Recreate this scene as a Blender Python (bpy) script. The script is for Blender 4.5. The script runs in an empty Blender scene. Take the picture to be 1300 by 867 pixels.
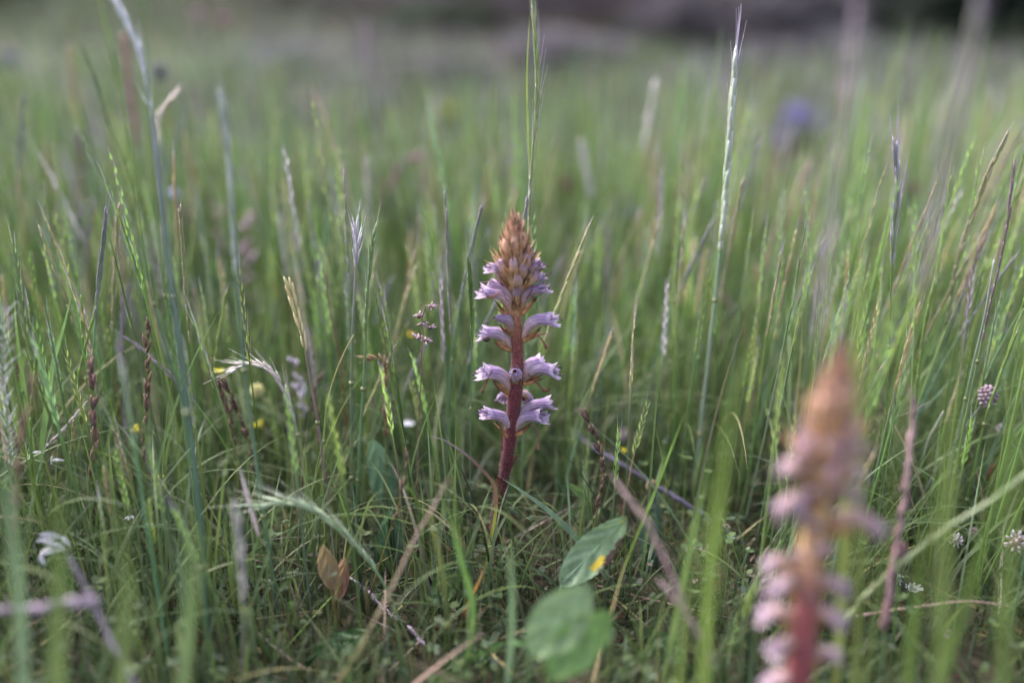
import bpy, math, random
import numpy as np
from mathutils import Vector, Matrix, Quaternion

random.seed(7)
rng = np.random.default_rng(11)
S = bpy.context.scene
C = S.collection

# ------------------------------------------------------------------ camera
CAM_H = 0.353
PITCH = math.radians(20.1)
FOC = 1263.9                      # focal length in photo pixels
cam_d = bpy.data.cameras.new('camera')
cam_d.lens = 35.0
cam_d.sensor_width = 36.0
cam_d.clip_start = 0.01
cam_d.clip_end = 500.0
cam_d.dof.use_dof = True
cam_d.dof.focus_distance = 0.592
cam_d.dof.aperture_fstop = 1.6
cam_d.dof.aperture_blades = 0
cam = bpy.data.objects.new('camera', cam_d)
cam.location = (0, 0, CAM_H)
cam.rotation_euler = (math.pi / 2 - PITCH, 0, 0)
C.objects.link(cam)
S.camera = cam

# ------------------------------------------------------------------ light: thin overcast late in the day
SUN_EL, SUN_AZ = math.radians(52), math.radians(-50)      # azimuth measured from +Y (view direction) towards +X
w = bpy.data.worlds.new('World')
S.world = w
w.use_nodes = True
nt = w.node_tree
bg = nt.nodes['Background']
sky = nt.nodes.new('ShaderNodeTexSky')
sky.sky_type = 'NISHITA'
sky.sun_disc = False
sky.sun_elevation = SUN_EL
sky.sun_rotation = SUN_AZ
sky.air_density = 1.0
sky.dust_density = 4.0
sky.ozone_density = 1.0
bg.inputs['Strength'].default_value = 0.15
hs = nt.nodes.new('ShaderNodeHueSaturation')       # thin cloud: a paler, greyer sky than the clear one
hs.inputs['Saturation'].default_value = 0.62
nt.links.new(sky.outputs[0], hs.inputs['Color'])
nt.links.new(hs.outputs[0], bg.inputs['Color'])
sun_d = bpy.data.lights.new('sun', 'SUN')
sun_d.energy = 1.5
sun_d.angle = math.radians(25)
sun_d.color = (1.0, 0.955, 0.9)
sun = bpy.data.objects.new('sun', sun_d)
sd = Vector((math.sin(SUN_AZ) * math.cos(SUN_EL), math.cos(SUN_AZ) * math.cos(SUN_EL), math.sin(SUN_EL)))
sun.rotation_euler = (-sd).to_track_quat('-Z', 'Y').to_euler()
sun.location = (-3, 3, 6)
C.objects.link(sun)
S.view_settings.view_transform = 'Standard'
S.view_settings.look = 'None'
S.view_settings.exposure = 2.02
S.view_settings.gamma = 1.0
S.cycles.use_denoising = True
S.cycles.max_bounces = 8
S.cycles.transmission_bounces = 4
S.cycles.diffuse_bounces = 4


def P(px, py, Y):
    """a point of the place seen at photo pixel px,py at forward distance Y"""
    u, v = (px - 650) / FOC, (433.5 - py) / FOC
    c, s = math.cos(PITCH), math.sin(PITCH)
    dy, dz = c + v * s, -s + v * c
    t = Y / dy
    return Vector((u * t, Y, CAM_H + dz * t))


def proj(x, y, z):
    """numpy: photo pixel of points"""
    c, s = math.cos(PITCH), math.sin(PITCH)
    zz = z - CAM_H
    d = y * c - zz * s
    v = y * s + zz * c
    d = np.maximum(d, 1e-4)
    return 650 + FOC * x / d, 433.5 - FOC * v / d


# ------------------------------------------------------------------ materials
def plant_mat(name, trans=0.35, rough=0.5, spec=0.35, scale=500.0, amp=0.28, stretch=(1, 1, 0.2), sheen=0.0, bump=0.0):
    m = bpy.data.materials.new(name)
    m.use_nodes = True
    n, l = m.node_tree.nodes, m.node_tree.links
    n.clear()
    out = n.new('ShaderNodeOutputMaterial')
    at = n.new('ShaderNodeAttribute'); at.attribute_name = 'Col'
    tc = n.new('ShaderNodeTexCoord')
    mp = n.new('ShaderNodeMapping'); mp.inputs['Scale'].default_value = stretch
    l.new(tc.outputs['Object'], mp.inputs['Vector'])
    no = n.new('ShaderNodeTexNoise'); no.inputs['Scale'].default_value = scale; no.inputs['Detail'].default_value = 3
    l.new(mp.outputs[0], no.inputs['Vector'])
    mr = n.new('ShaderNodeMapRange')
    mr.inputs['From Min'].default_value = 0.3; mr.inputs['From Max'].default_value = 0.7
    mr.inputs['To Min'].default_value = 1 - amp; mr.inputs['To Max'].default_value = 1 + amp
    l.new(no.outputs['Fac'], mr.inputs['Value'])
    oi = n.new('ShaderNodeObjectInfo')
    mr2 = n.new('ShaderNodeMapRange')
    mr2.inputs['To Min'].default_value = 0.85; mr2.inputs['To Max'].default_value = 1.15
    l.new(oi.outputs['Random'], mr2.inputs['Value'])
    mu = n.new('ShaderNodeMath'); mu.operation = 'MULTIPLY'
    l.new(mr.outputs[0], mu.inputs[0]); l.new(mr2.outputs[0], mu.inputs[1])
    vm = n.new('ShaderNodeVectorMath'); vm.operation = 'SCALE'
    l.new(at.outputs['Color'], vm.inputs[0]); l.new(mu.outputs[0], vm.inputs['Scale'])
    pb = n.new('ShaderNodeBsdfPrincipled')
    pb.inputs['Roughness'].default_value = rough
    pb.inputs['Specular IOR Level'].default_value = spec
    if sheen:
        pb.inputs['Sheen Weight'].default_value = sheen
        pb.inputs['Sheen Roughness'].default_value = 0.4
    l.new(vm.outputs[0], pb.inputs['Base Color'])
    if bump:
        bn = n.new('ShaderNodeTexNoise'); bn.inputs['Scale'].default_value = scale * 2; bn.inputs['Detail'].default_value = 2
        l.new(tc.outputs['Object'], bn.inputs['Vector'])
        bu = n.new('ShaderNodeBump'); bu.inputs['Strength'].default_value = bump; bu.inputs['Distance'].default_value = 0.0004
        l.new(bn.outputs['Fac'], bu.inputs['Height']); l.new(bu.outputs[0], pb.inputs['Normal'])
    if trans:
        tr = n.new('ShaderNodeBsdfTranslucent')
        l.new(vm.outputs[0], tr.inputs['Color'])
        mx = n.new('ShaderNodeMixShader'); mx.inputs[0].default_value = trans
        l.new(pb.outputs[0], mx.inputs[1]); l.new(tr.outputs[0], mx.inputs[2])
        l.new(mx.outputs[0], out.inputs[0])
    else:
        l.new(pb.outputs[0], out.inputs[0])
    return m


M_LEAF = plant_mat('grass_leaf', 0.38, 0.42, 0.45, 260, 0.22)
M_MASS = plant_mat('meadow_grass', 0.36, 0.5, 0.35, 60, 0.2)
M_CULM = plant_mat('culm', 0.15, 0.4, 0.45, 400, 0.2)
M_PETAL = plant_mat('petal', 0.3, 0.62, 0.2, 420, 0.16, (1, 1, 1), 0.15, 0.4)
M_STEM = plant_mat('hairy_stem', 0.0, 0.65, 0.2, 1300, 0.6, (1, 1, 0.6), 0.12, 0.9)
M_HAIR = plant_mat('plant_hair', 0.6, 0.5, 0.3, 100, 0.05)
M_DRY = plant_mat('dry_plant', 0.08, 0.75, 0.15, 600, 0.4, (1, 1, 0.5), 0.0, 0.6)
M_BARK = plant_mat('twig_bark', 0.0, 0.7, 0.2, 350, 0.45, (1, 1, 1), 0.0, 0.9)
M_CHITIN = plant_mat('ant_body', 0.0, 0.25, 0.5, 200, 0.1)

# ------------------------------------------------------------------ mesh helpers
def lerp(a, b, t):
    return tuple(a[i] + (b[i] - a[i]) * t for i in range(len(a)))


def grad(stops, t):
    for i in range(len(stops) - 1):
        if t <= stops[i + 1][0]:
            a, b = stops[i], stops[i + 1]
            k = (t - a[0]) / max(1e-6, b[0] - a[0])
            return lerp(a[1], b[1], max(0, min(1, k)))
    return stops[-1][1]


def frames(pts):
    n = len(pts)
    tans = []
    for i in range(n):
        a, b = pts[max(0, i - 1)], pts[min(n - 1, i + 1)]
        d = b - a
        tans.append(d.normalized() if d.length > 1e-9 else Vector((0, 0, 1)))
    t0 = tans[0]
    ref = Vector((0, -1, 0)) if abs(t0.y) < 0.9 else Vector((1, 0, 0))
    u = (ref - t0 * ref.dot(t0)).normalized()
    fr = []
    for i in range(n):
        t = tans[i]
        u = u - t * u.dot(t)
        if u.length < 1e-6:
            u = t.orthogonal()
        u.normalize()
        fr.append((t, u, t.cross(u)))
    return fr


def spline(pts, per=6):
    if len(pts) < 3:
        return [pts[0].lerp(pts[-1], i / per) for i in range(per + 1)]
    out = []
    for i in range(len(pts) - 1):
        p0, p1, p2, p3 = pts[max(0, i - 1)], pts[i], pts[i + 1], pts[min(len(pts) - 1, i + 2)]
        for k in range(per):
            t = k / per
            out.append(0.5 * ((2 * p1) + (p2 - p0) * t + (2 * p0 - 5 * p1 + 4 * p2 - p3) * t * t + (3 * p1 - p0 - 3 * p2 + p3) * t ** 3))
    out.append(pts[-1].copy())
    return out


def arclen(pts):
    L = [0.0]
    for a, b in zip(pts, pts[1:]):
        L.append(L[-1] + (b - a).length)
    return L


def at_len(pts, L, s):
    s = max(0, min(L[-1], s))
    for i in range(len(L) - 1):
        if s <= L[i + 1]:
            k = (s - L[i]) / max(1e-9, L[i + 1] - L[i])
            return pts[i].lerp(pts[i + 1], k), (pts[i + 1] - pts[i]).normalized()
    return pts[-1], (pts[-1] - pts[-2]).normalized()


class MB:
    def __init__(s):
        s.v, s.f, s.c = [], [], []

    def tube(s, pts, rad, col, n=6, cap=True, flat=1.0):
        """rad, col: function of t (0..1) or constants"""
        L = arclen(pts); T = max(L[-1], 1e-9)
        fr = frames(pts); b = len(s.v)
        for i, p in enumerate(pts):
            t = L[i] / T
            r = rad(t) if callable(rad) else rad
            cc = col(t) if callable(col) else col
            _, u, v = fr[i]
            for k in range(n):
                a = 2 * math.pi * k / n
                s.v.append(p + u * (math.cos(a) * r * flat) + v * (math.sin(a) * r)); s.c.append(cc)
        for i in range(len(pts) - 1):
            for k in range(n):
                k2 = (k + 1) % n
                s.f.append((b + i * n + k, b + i * n + k2, b + (i + 1) * n + k2, b + (i + 1) * n + k))
        if cap:
            s.f.append(tuple(b + k for k in range(n))[::-1])
            e = b + (len(pts) - 1) * n
            s.f.append(tuple(e + k for k in range(n)))

    def ribbon(s, pts, width, col, side=None, fold=0.25, serr=0.0):
        """a folded leaf: three vertices across"""
        L = arclen(pts); T = max(L[-1], 1e-9); fr = frames(pts); b = len(s.v)
        for i, p in enumerate(pts):
            t = L[i] / T
            w_ = width(t) if callable(width) else width
            if serr:
                w_ *= 1 + serr * (1 if i % 2 else -1)
            cc = col(t) if callable(col) else col
            tg, u, v = fr[i]
            sd_ = v
            if side is not None:
                sd_ = (side - tg * side.dot(tg)).normalized()
            nn = tg.cross(sd_)
            s.v += [p - sd_ * w_, p + nn * (w_ * fold), p + sd_ * w_]
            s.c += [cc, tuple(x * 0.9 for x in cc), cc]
        for i in range(len(pts) - 1):
            q = b + i * 3
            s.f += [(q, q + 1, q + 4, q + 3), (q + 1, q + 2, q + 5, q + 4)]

    def spindle(s, a, b_, r, col0, col1, n=5, peak=0.4, rings=3):
        d = b_ - a
        if d.length < 1e-7:
            return
        t = d.normalized(); u = t.orthogonal().normalized(); v = t.cross(u)
        i0 = len(s.v)
        s.v.append(a); s.c.append(col0)
        ts = [peak * 0.45, peak, peak + (1 - peak) * 0.55][:rings]
        for q in ts:
            rr = r * math.sin(math.pi * min(1, (q / peak) * 0.5 if q <= peak else 0.5 + 0.5 * (q - peak) / (1 - peak))) ** 0.8
            for k in range(n):
                an = 2 * math.pi * k / n
                s.v.append(a + d * q + u * (math.cos(an) * rr) + v * (math.sin(an) * rr)); s.c.append(lerp(col0, col1, q))
        s.v.append(b_); s.c.append(col1)
        e = len(s.v) - 1
        for k in range(n):
            k2 = (k + 1) % n
            s.f.append((i0, i0 + 1 + k2, i0 + 1 + k))
            for j in range(len(ts) - 1):
                q = i0 + 1 + j * n
                s.f.append((q + k, q + k2, q + n + k2, q + n + k))
            q = i0 + 1 + (len(ts) - 1) * n
            s.f.append((q + k, q + k2, e))

    def blob(s, c, rx, ry, rz, col, n=8, m=6, rot=None, jit=0.0):
        b = len(s.v)
        for i in range(m + 1):
            th = math.pi * i / m
            for k in range(n):
                a = 2 * math.pi * k / n
                p = Vector((rx * math.sin(th) * math.cos(a), ry * math.sin(th) * math.sin(a), rz * math.cos(th)))
                p *= 1 + jit * (random.random() - 0.5)
                if rot is not None:
                    p = rot @ p
                s.v.append(c + p); s.c.append(col(i / m) if callable(col) else col)
        for i in range(m):
            for k in range(n):
                k2 = (k + 1) % n
                s.f.append((b + i * n + k, b + i * n + k2, b + (i + 1) * n + k2, b + (i + 1) * n + k))

    def mesh(s, name, mat, org=Vector((0, 0, 0))):
        me = bpy.data.meshes.new(name)
        me.from_pydata([tuple(p - org) for p in s.v], [], s.f)
        ca = me.color_attributes.new('Col', 'FLOAT_COLOR', 'POINT')
        arr = np.ones((len(s.v), 4), np.float32); arr[:, :3] = np.array([c[:3] for c in s.c], np.float32)
        ca.data.foreach_set('color', arr.ravel())
        me.polygons.foreach_set('use_smooth', [True] * len(me.polygons))
        me.materials.append(mat)
        me.update()
        return me

    def build(s, name, mat, parent=None, org=None, root=None):
        """org: world origin of the object; parent's world location when child of a thing"""
        o0 = org if org is not None else Vector((0, 0, 0))
        o = bpy.data.objects.new(name, s.mesh(name, mat, o0))
        C.objects.link(o)
        if parent is not None:
            o.parent = parent
        else:
            o.location = o0
        return o


def tag(o, label=None, cat=None, group=None, kind=None):
    if label: o['label'] = label
    if cat: o['category'] = cat
    if group: o['group'] = group
    if kind: o['kind'] = kind
    return o


def thing(name, label, cat, org, group=None):
    o = bpy.data.objects.new(name, None)
    o.empty_display_size = 0.01
    o.location = org
    C.objects.link(o)
    return tag(o, label, cat, group)


def jit(c, a=0.15):
    k = 1 + random.uniform(-a, a)
    return tuple(x * k * (1 + random.uniform(-a, a) * 0.3) for x in c)


# colours (linear base colours)
GREEN = (0.12, 0.205, 0.06); YELLOWGREEN = (0.22, 0.29, 0.075); BLUEGREEN = (0.105, 0.175, 0.115); PALEGREEN = (0.21, 0.29, 0.15)
DEEPGREEN = (0.045, 0.095, 0.028)
STRAW = (0.36, 0.28, 0.15); PINKSTRAW = (0.34, 0.23, 0.20); PURPLE = (0.24, 0.17, 0.29); DARKBROWN = (0.05, 0.028, 0.025)
BROWN = (0.13, 0.075, 0.045); WHITE = (0.72, 0.72, 0.74); LILAC = (0.42, 0.32, 0.58); PALEPURPLE = (0.42, 0.36, 0.46); YELLOW = (0.72, 0.60, 0.05)
REDBROWN = (0.20, 0.075, 0.06); ORANGE = (0.50, 0.24, 0.06); SILVER = (0.45, 0.46, 0.46)

# ------------------------------------------------------------------ setting: ground
def ground_height(x, y):
    r = np.hypot(x, y)
    und = 0.004 * np.sin(x * 9 + 1.3) * np.cos(y * 7.7) + 0.003 * np.sin(x * 23 + y * 17)
    q = np.clip(y - 1.55, 0, None)
    rise = 0.105 * q * q / (q + 0.35)
    rise = np.where(q > 12, 0.105 * 12 * 12 / 12.35 + 0.03 * (q - 12), rise)
    return und * np.clip(1 - r / 40, 0, 1) + rise + 0.025 * np.sin(x * 2.6 + 1) * np.sin(y * 2.3) * np.clip(q, 0, 1)


def make_ground():
    ax = np.concatenate([-np.geomspace(1.2, 300, 26)[::-1], np.linspace(-1.15, 1.15, 70), np.geomspace(1.2, 300, 26)])
    ay = np.concatenate([-np.geomspace(0.6, 300, 22)[::-1], np.linspace(-0.55, 2.2, 90), np.geomspace(2.26, 300, 30)])
    X, Y = np.meshgrid(ax, ay)
    Z = ground_height(X, Y) + rng.normal(0, 0.0012, X.shape) * (np.hypot(X, Y) < 2.5)
    v = np.stack([X, Y, Z], -1).reshape(-1, 3)
    nx, ny = len(ax), len(ay)
    i = np.arange(nx * ny).reshape(ny, nx)
    f = np.stack([i[:-1, :-1], i[:-1, 1:], i[1:, 1:], i[1:, :-1]], -1).reshape(-1, 4)
    me = bpy.data.meshes.new('ground')
    me.from_pydata(v.tolist(), [], f.tolist())
    me.polygons.foreach_set('use_smooth', [True] * len(me.polygons))
    m = bpy.data.materials.new('soil'); m.use_nodes = True
    n, l = m.node_tree.nodes, m.node_tree.links
    pb = n['Principled BSDF']; pb.inputs['Roughness'].default_value = 0.95; pb.inputs['Specular IOR Level'].default_value = 0.1
    tc = n.new('ShaderNodeTexCoord')
    no = n.new('ShaderNodeTexNoise'); no.inputs['Scale'].default_value = 90; no.inputs['Detail'].default_value = 8
    no2 = n.new('ShaderNodeTexNoise'); no2.inputs['Scale'].default_value = 1.3; no2.inputs['Detail'].default_value = 5
    l.new(tc.outputs['Object'], no.inputs['Vector']); l.new(tc.outputs['Object'], no2.inputs['Vector'])
    cr = n.new('ShaderNodeValToRGB')
    cr.color_ramp.elements[0].position = 0.3; cr.color_ramp.elements[0].color = (0.018, 0.013, 0.010, 1)
    cr.color_ramp.elements[1].position = 0.72; cr.color_ramp.elements[1].color = (0.055, 0.042, 0.034, 1)
    l.new(no.outputs['Fac'], cr.inputs['Fac'])
    cr2 = n.new('ShaderNodeValToRGB')
    cr2.color_ramp.elements[0].position = 0.35; cr2.color_ramp.elements[0].color = (0.045, 0.055, 0.022, 1)
    cr2.color_ramp.elements[1].position = 0.65; cr2.color_ramp.elements[1].color = (0.06, 0.05, 0.04, 1)
    l.new(no2.outputs['Fac'], cr2.inputs['Fac'])
    mx = n.new('ShaderNodeMix'); mx.data_type = 'RGBA'; mx.inputs[0].default_value = 0.45
    l.new(cr.outputs[0], mx.inputs[6]); l.new(cr2.outputs[0], mx.inputs[7])
    l.new(mx.outputs[2], pb.inputs['Base Color'])
    bu = n.new('ShaderNodeBump'); bu.inputs['Strength'].default_value = 0.9; bu.inputs['Distance'].default_value = 0.003
    l.new(no.outputs['Fac'], bu.inputs['Height']); l.new(bu.outputs[0], pb.inputs['Normal'])
    me.materials.append(m)
    o = bpy.data.objects.new('ground', me); C.objects.link(o)
    o['kind'] = 'structure'


make_ground()

# ------------------------------------------------------------------ vectorised masses of grass ("stuff")
def build_mass(name, V, F, COL, mat, label, cat):
    me = bpy.data.meshes.new(name)
    V = V.reshape(-1, 3).astype(np.float32); COL = COL.reshape(-1, 3).astype(np.float32)
    F = F.reshape(-1, F.shape[-1]).astype(np.int32); k = F.shape[-1]
    me.vertices.add(len(V)); me.vertices.foreach_set('co', V.ravel())
    me.loops.add(F.size); me.loops.foreach_set('vertex_index', F.ravel())
    me.polygons.add(len(F)); me.polygons.foreach_set('loop_start', np.arange(0, F.size, k, dtype=np.int32))
    me.polygons.foreach_set('use_smooth', np.ones(len(F), bool))
    me.update(calc_edges=True)
    ca = me.color_attributes.new('Col', 'FLOAT_COLOR', 'POINT')
    arr = np.ones((len(V), 4), np.float32); arr[:, :3] = COL
    ca.data.foreach_set('color', arr.ravel())
    me.materials.append(mat)
    o = bpy.data.objects.new(name, me); C.objects.link(o)
    return tag(o, label, cat, None, 'stuff')


def join_mass(parts):
    """list of (V, F(quads), C)"""
    off = 0; vs, fs, cs = [], [], []
    for V, F, Cc in parts:
        V = V.reshape(-1, 3); F = F.reshape(-1, 4)
        vs.append(V); fs.append(F + off); cs.append(Cc.reshape(-1, 3)); off += len(V)
    return np.concatenate(vs), np.concatenate(fs), np.concatenate(cs)


def centre_lines(x, y, h, az, lean, bend, seg, z0=0.0, wob=0.0):
    n = len(x)
    t = (np.arange(seg) + 0.5) / seg
    th = lean[:, None] + bend[:, None] * t[None] ** 1.3
    if wob:
        th = th + rng.normal(0, wob, th.shape)
    dl = (h / seg)[:, None]
    r = np.concatenate([np.zeros((n, 1)), np.cumsum(np.sin(th) * dl, 1)], 1)
    z = np.concatenate([np.zeros((n, 1)), np.cumsum(np.cos(th) * dl, 1)], 1)
    cx = x[:, None] + np.cos(az)[:, None] * r
    cy = y[:, None] + np.sin(az)[:, None] * r
    g = ground_height(x, y)[:, None]
    cz = np.maximum(z, 0.0008) + g + (z0[:, None] if hasattr(z0, "shape") else z0)
    return np.stack([cx, cy, cz], -1)


def leaf_mass(x, y, h, wd, az, lean, bend, seg, c0, c1, fold=0.3, twist=None, z0=0.0, peak=0.35):
    """folded blades, 3 vertices per ring"""
    n = len(x)
    ctr = centre_lines(x, y, h, az, lean, bend, seg, z0)
    t = np.linspace(0, 1, seg + 1)
    prof = np.where(t < peak, 0.55 + 0.45 * t / peak, np.clip(1 - ((t - peak) / (1 - peak)) ** 1.7, 0.02, 1))
    ang = az[:, None] + math.pi / 2 + (0 if twist is None else twist[:, None] * t[None])
    side = np.stack([np.cos(ang), np.sin(ang), np.zeros_like(ang)], -1)
    wv = (wd[:, None] * prof[None])[..., None]
    nrm = np.stack([np.cos(ang - math.pi / 2), np.sin(ang - math.pi / 2), np.full_like(ang, 0.25)], -1)
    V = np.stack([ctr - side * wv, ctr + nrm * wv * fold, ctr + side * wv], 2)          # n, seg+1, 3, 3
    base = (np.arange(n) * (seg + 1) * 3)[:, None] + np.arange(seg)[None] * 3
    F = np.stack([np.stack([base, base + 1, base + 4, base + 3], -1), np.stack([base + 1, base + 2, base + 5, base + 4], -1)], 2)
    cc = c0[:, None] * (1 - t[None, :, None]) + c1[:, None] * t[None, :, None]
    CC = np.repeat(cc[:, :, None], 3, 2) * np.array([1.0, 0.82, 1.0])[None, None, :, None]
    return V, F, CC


def tube_mass(x, y, h, r, az, lean, bend, seg, c0, c1, spike=0.3, sw=1.8, z0=0.0, ks=3):
    """round culms with a narrow swelling seed spike"""
    n = len(x)
    ctr = centre_lines(x, y, h, az, lean, bend, seg, z0)
    t = np.linspace(0, 1, seg + 1)
    prof = np.where(t > 1 - spike, sw * np.clip(1 - ((t - 1 + spike) / spike), 0.0, 1) ** 0.6 + 0.12, 1.0)
    prof = prof[None] * (1 + (rng.random((n, seg + 1)) - 0.5) * 0.9 * (t > 1 - spike)[None])
    an = 2 * math.pi * np.arange(ks) / ks
    off = np.stack([np.cos(an), np.sin(an), np.zeros(ks)], -1)
    V = ctr[:, :, None] + off[None, None] * (r[:, None] * prof)[..., None, None]
    base = (np.arange(n) * (seg + 1) * ks)[:, None, None] + (np.arange(seg) * ks)[None, :, None]
    k = np.arange(ks); k2 = (k + 1) % ks
    F = np.stack([base + k, base + k2, base + ks + k2, base + ks + k], -1)
    tt = np.clip((t - (1 - spike) + 0.08) / 0.2, 0, 1)
    cc = c0[:, None] * (1 - tt[None, :, None]) + c1[:, None] * tt[None, :, None]
    CC = np.repeat(cc[:, :, None], ks, 2)
    return V, F, CC, ctr


def lemma_mass(ctr, length, wd, col, awn, start=0.68, per=12):
    """small husks standing off the upper part of each culm, alternate sides"""
    n, s1, _ = ctr.shape
    out = []
    tops = ctr[:, -1]
    k = np.arange(per)
    tt = start + (0.97 - start) * (k[None] + rng.random((n, per)) * 0.5) / per
    fi = tt * (s1 - 1); i0 = np.clip(fi.astype(int), 0, s1 - 2); fr = (fi - i0)[..., None]
    idx = np.arange(n)[:, None]
    p = ctr[idx, i0] * (1 - fr) + ctr[idx, i0 + 1] * fr
    d = ctr[idx, i0 + 1] - ctr[idx, i0]; d /= np.linalg.norm(d, axis=-1, keepdims=True) + 1e-9
    face = rng.random((n, 1)) * math.pi
    sa = face + (k[None] % 2) * math.pi + rng.normal(0, 0.35, (n, per))
    sdir = np.stack([np.cos(sa), np.sin(sa), np.zeros_like(sa)], -1)
    ln = (length[:, None] * (1 - 0.35 * k[None] / per))[..., None]
    tip = p + d * ln + sdir * ln * 0.22
    mid = p + d * ln * 0.45 + sdir * ln * 0.17
    sid = np.cross(d, sdir); ww = (wd[:, None, None])
    A = p; B = mid - sid * ww; D = mid + sid * ww
    V = np.stack([A, B, tip, D], 2)
    b = (np.arange(n * per) * 4).reshape(n, per, 1)
    F = b + np.array([0, 1, 2, 3])
    CC = np.repeat(col[:, None, None] * (0.8 + 0.4 * rng.random((n, per, 1, 1))), 4, 2)
    CC = np.broadcast_to(CC, (n, per, 4, 3)).copy()
    out.append((V, F, CC))
    if awn is not None:
        al = (awn[:, None] * (0.6 + 0.8 * rng.random((n, per))))[..., None]
        t2 = tip + d * al + sdir * al * 0.12
        aw = 0.00016
        V2 = np.stack([tip - sid * aw, tip + sid * aw, t2 + sid * aw * 0.4, t2 - sid * aw * 0.4], 2)
        CC2 = CC * 0 + np.array(PALEPURPLE) * 0.9
        out.append((V2, F.copy(), CC2))
    return out


PAL = np.array([(0.15, 0.225, 0.065), (0.20, 0.28, 0.085), (0.27, 0.34, 0.10), (0.175, 0.24, 0.15), (0.17, 0.24, 0.11), STRAW, PINKSTRAW, DEEPGREEN]) * np.array([0.95, 1.0, 1.02])


def pick(n, weights, jitter=0.18):
    wts = np.array(weights, float); wts /= wts.sum()
    c = PAL[rng.choice(len(PAL), n, p=wts)]
    return c * (1 + rng.normal(0, jitter, (n, 1))).clip(0.5, 1.6) * (1 + rng.normal(0, 0.06, (n, 3)))


def scatter(n, y0, y1, margin=0.25, power=1.0):
    """points inside the trapezoid seen by the camera plus a margin"""
    y = y0 + (y1 - y0) * rng.random(n * 3)
    half = 0.56 * y + margin
    keep = rng.random(n * 3) < (half / half.max()) ** power
    y = y[keep][:n]
    x = (rng.random(len(y)) * 2 - 1) * (0.56 * y + margin)
    return x, y


def clump(x, y, k, s):
    x2 = np.repeat(x, k) + rng.normal(0, s, len(x) * k)
    y2 = np.repeat(y, k) + rng.normal(0, s, len(x) * k)
    return x2, y2


PLANT_Y = 0.55
# things of the photograph that stay in view: photo pixel, distance, pixel radius kept free of loose grass in front
CLEAR = [(912, 340, .62, 8), (906, 390, .62, 8), (900, 440, .62, 8), (894, 500, .62, 8), (888, 560, .62, 8), (518, 539, .64, 12), (326, 496, .64, 14), (277, 472, .62, 16), (327, 540, .64, 13), (170, 546, .60, 14), (791, 565, .63, 16), (522, 426, .72, 8), (538, 412, .57, 22), (1254, 503, .57, 18), (827, 617, .56, 12),
         (893, 706, .56, 16), (1160, 748, .51, 20), (1220, 753, .52, 10), (1290, 688, .50, 20), (1248, 862, .46, 22), (1184, 828, .49, 14), (1205, 812, .47, 22), (1141, 735, .51, 10), (345, 600, .66, 16), (380, 480, .66, 14),
         (252, 20, 1.5, 18), (284, 26, 1.45, 16), (202, 92, .95, 14), (220, 246, .85, 9), (804, 270, 1.0, 8), (1012, 150, 2.1, 30), (1050, 162, 2.2, 16), (718, 234, 1.2, 12), (570, 141, 1.9, 12), (1160, 240, 1.1, 9), (992, 560, .72, 12),
         (510, 215, 1.0, 24), (160, 95, 1.0, 16), (102, 210, .95, 12), (313, 320, .88, 24), (280, 300, .95, 16), (205, 145, .72, 14), (340, 472, .57, 30), (282, 500, .57, 26), (187, 480, .55, 16), (187, 540, .55, 12), (118, 510, .53, 16),
         (486, 480, .58, 18), (760, 570, .53, 20), (755, 700, .48, 50), (1137, 240, .58, 22), (400, 655, .47, 26), (460, 695, .47, 20), (304, 690, .41, 16), (420, 715, .49, 30), (475, 600, .58, 26), (510, 790, .48, 24), (460, 746, .51, 20), (485, 768, .5, 22), (545, 825, .47, 24),
         (60, 695, .46, 24), (926, 120, .66, 22), (924, 220, .66, 18), (450, 320, .57, 18), (472, 340, .57, 14), (377, 400, .55, 16), (835, 618, .61, 24), (870, 640, .6, 24), (905, 662, .6, 24), (940, 688, .59, 20), (800, 595, .62, 24), (770, 578, .63, 18), (5, 450, .50, 20), (1168, 516, .58, 22),
         (815, 190, .95, 14), (748, 230, .92, 12), (1280, 290, .56, 14), (674, 180, .6, 12), (590, 580, .52, 30), (590, 770, .47, 16), (290, 220, .49, 14), (930, 420, .85, 12)]


def clear_marks(ctr, h):
    px, py = proj(ctr[..., 0], ctr[..., 1], ctr[..., 2])
    bad = np.zeros(len(h), bool)
    for (mx, my, mY, mr) in CLEAR:
        hit = (np.abs(px - mx) < mr) & (np.abs(py - my) < mr + 8) & (ctr[..., 1] < mY + 0.003)
        bad |= hit.any(1) & (h > 0.03)
    return bad & (rng.random(len(h)) < 0.92)


FRONT_Y = 0.345


def clear_view(x, y, h, az, lean, bend):
    """keep tall culms from standing in front of the two broomrapes, the marked things and the lens"""
    ctr = centre_lines(x, y, h, az, lean, bend, 16)
    px, py = proj(ctr[..., 0], ctr[..., 1], ctr[..., 2]); Y, Z = ctr[..., 1], ctr[..., 2]
    hit = (Y < 0.59) & (px > 588) & (px < 732) & (py > 180) & (py < 640)
    hit |= (Y < 0.37) & (px > 945) & (px < 1135) & (py > 420)
    hit |= (Y < 0.47) & (px > 655) & (px < 790) & (py > 640) & (Z > 0.03)
    bad = hit.any(1)
    bad |= (y < 0.43) & (h > 0.10)
    bad |= (y < 0.33) & (h > 0.045)
    bad |= (np.hypot(ctr[..., 0], Y) < 0.22).any(1) & (h > 0.04)
    bad |= clear_marks(ctr, h)
    return ~bad


def density_patch(x, y):
    return 0.5 + 0.5 * np.sin(x * 11 + 2.1 * np.sin(y * 6)) * np.cos(y * 9 + 1.7 * np.sin(x * 5))


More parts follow.
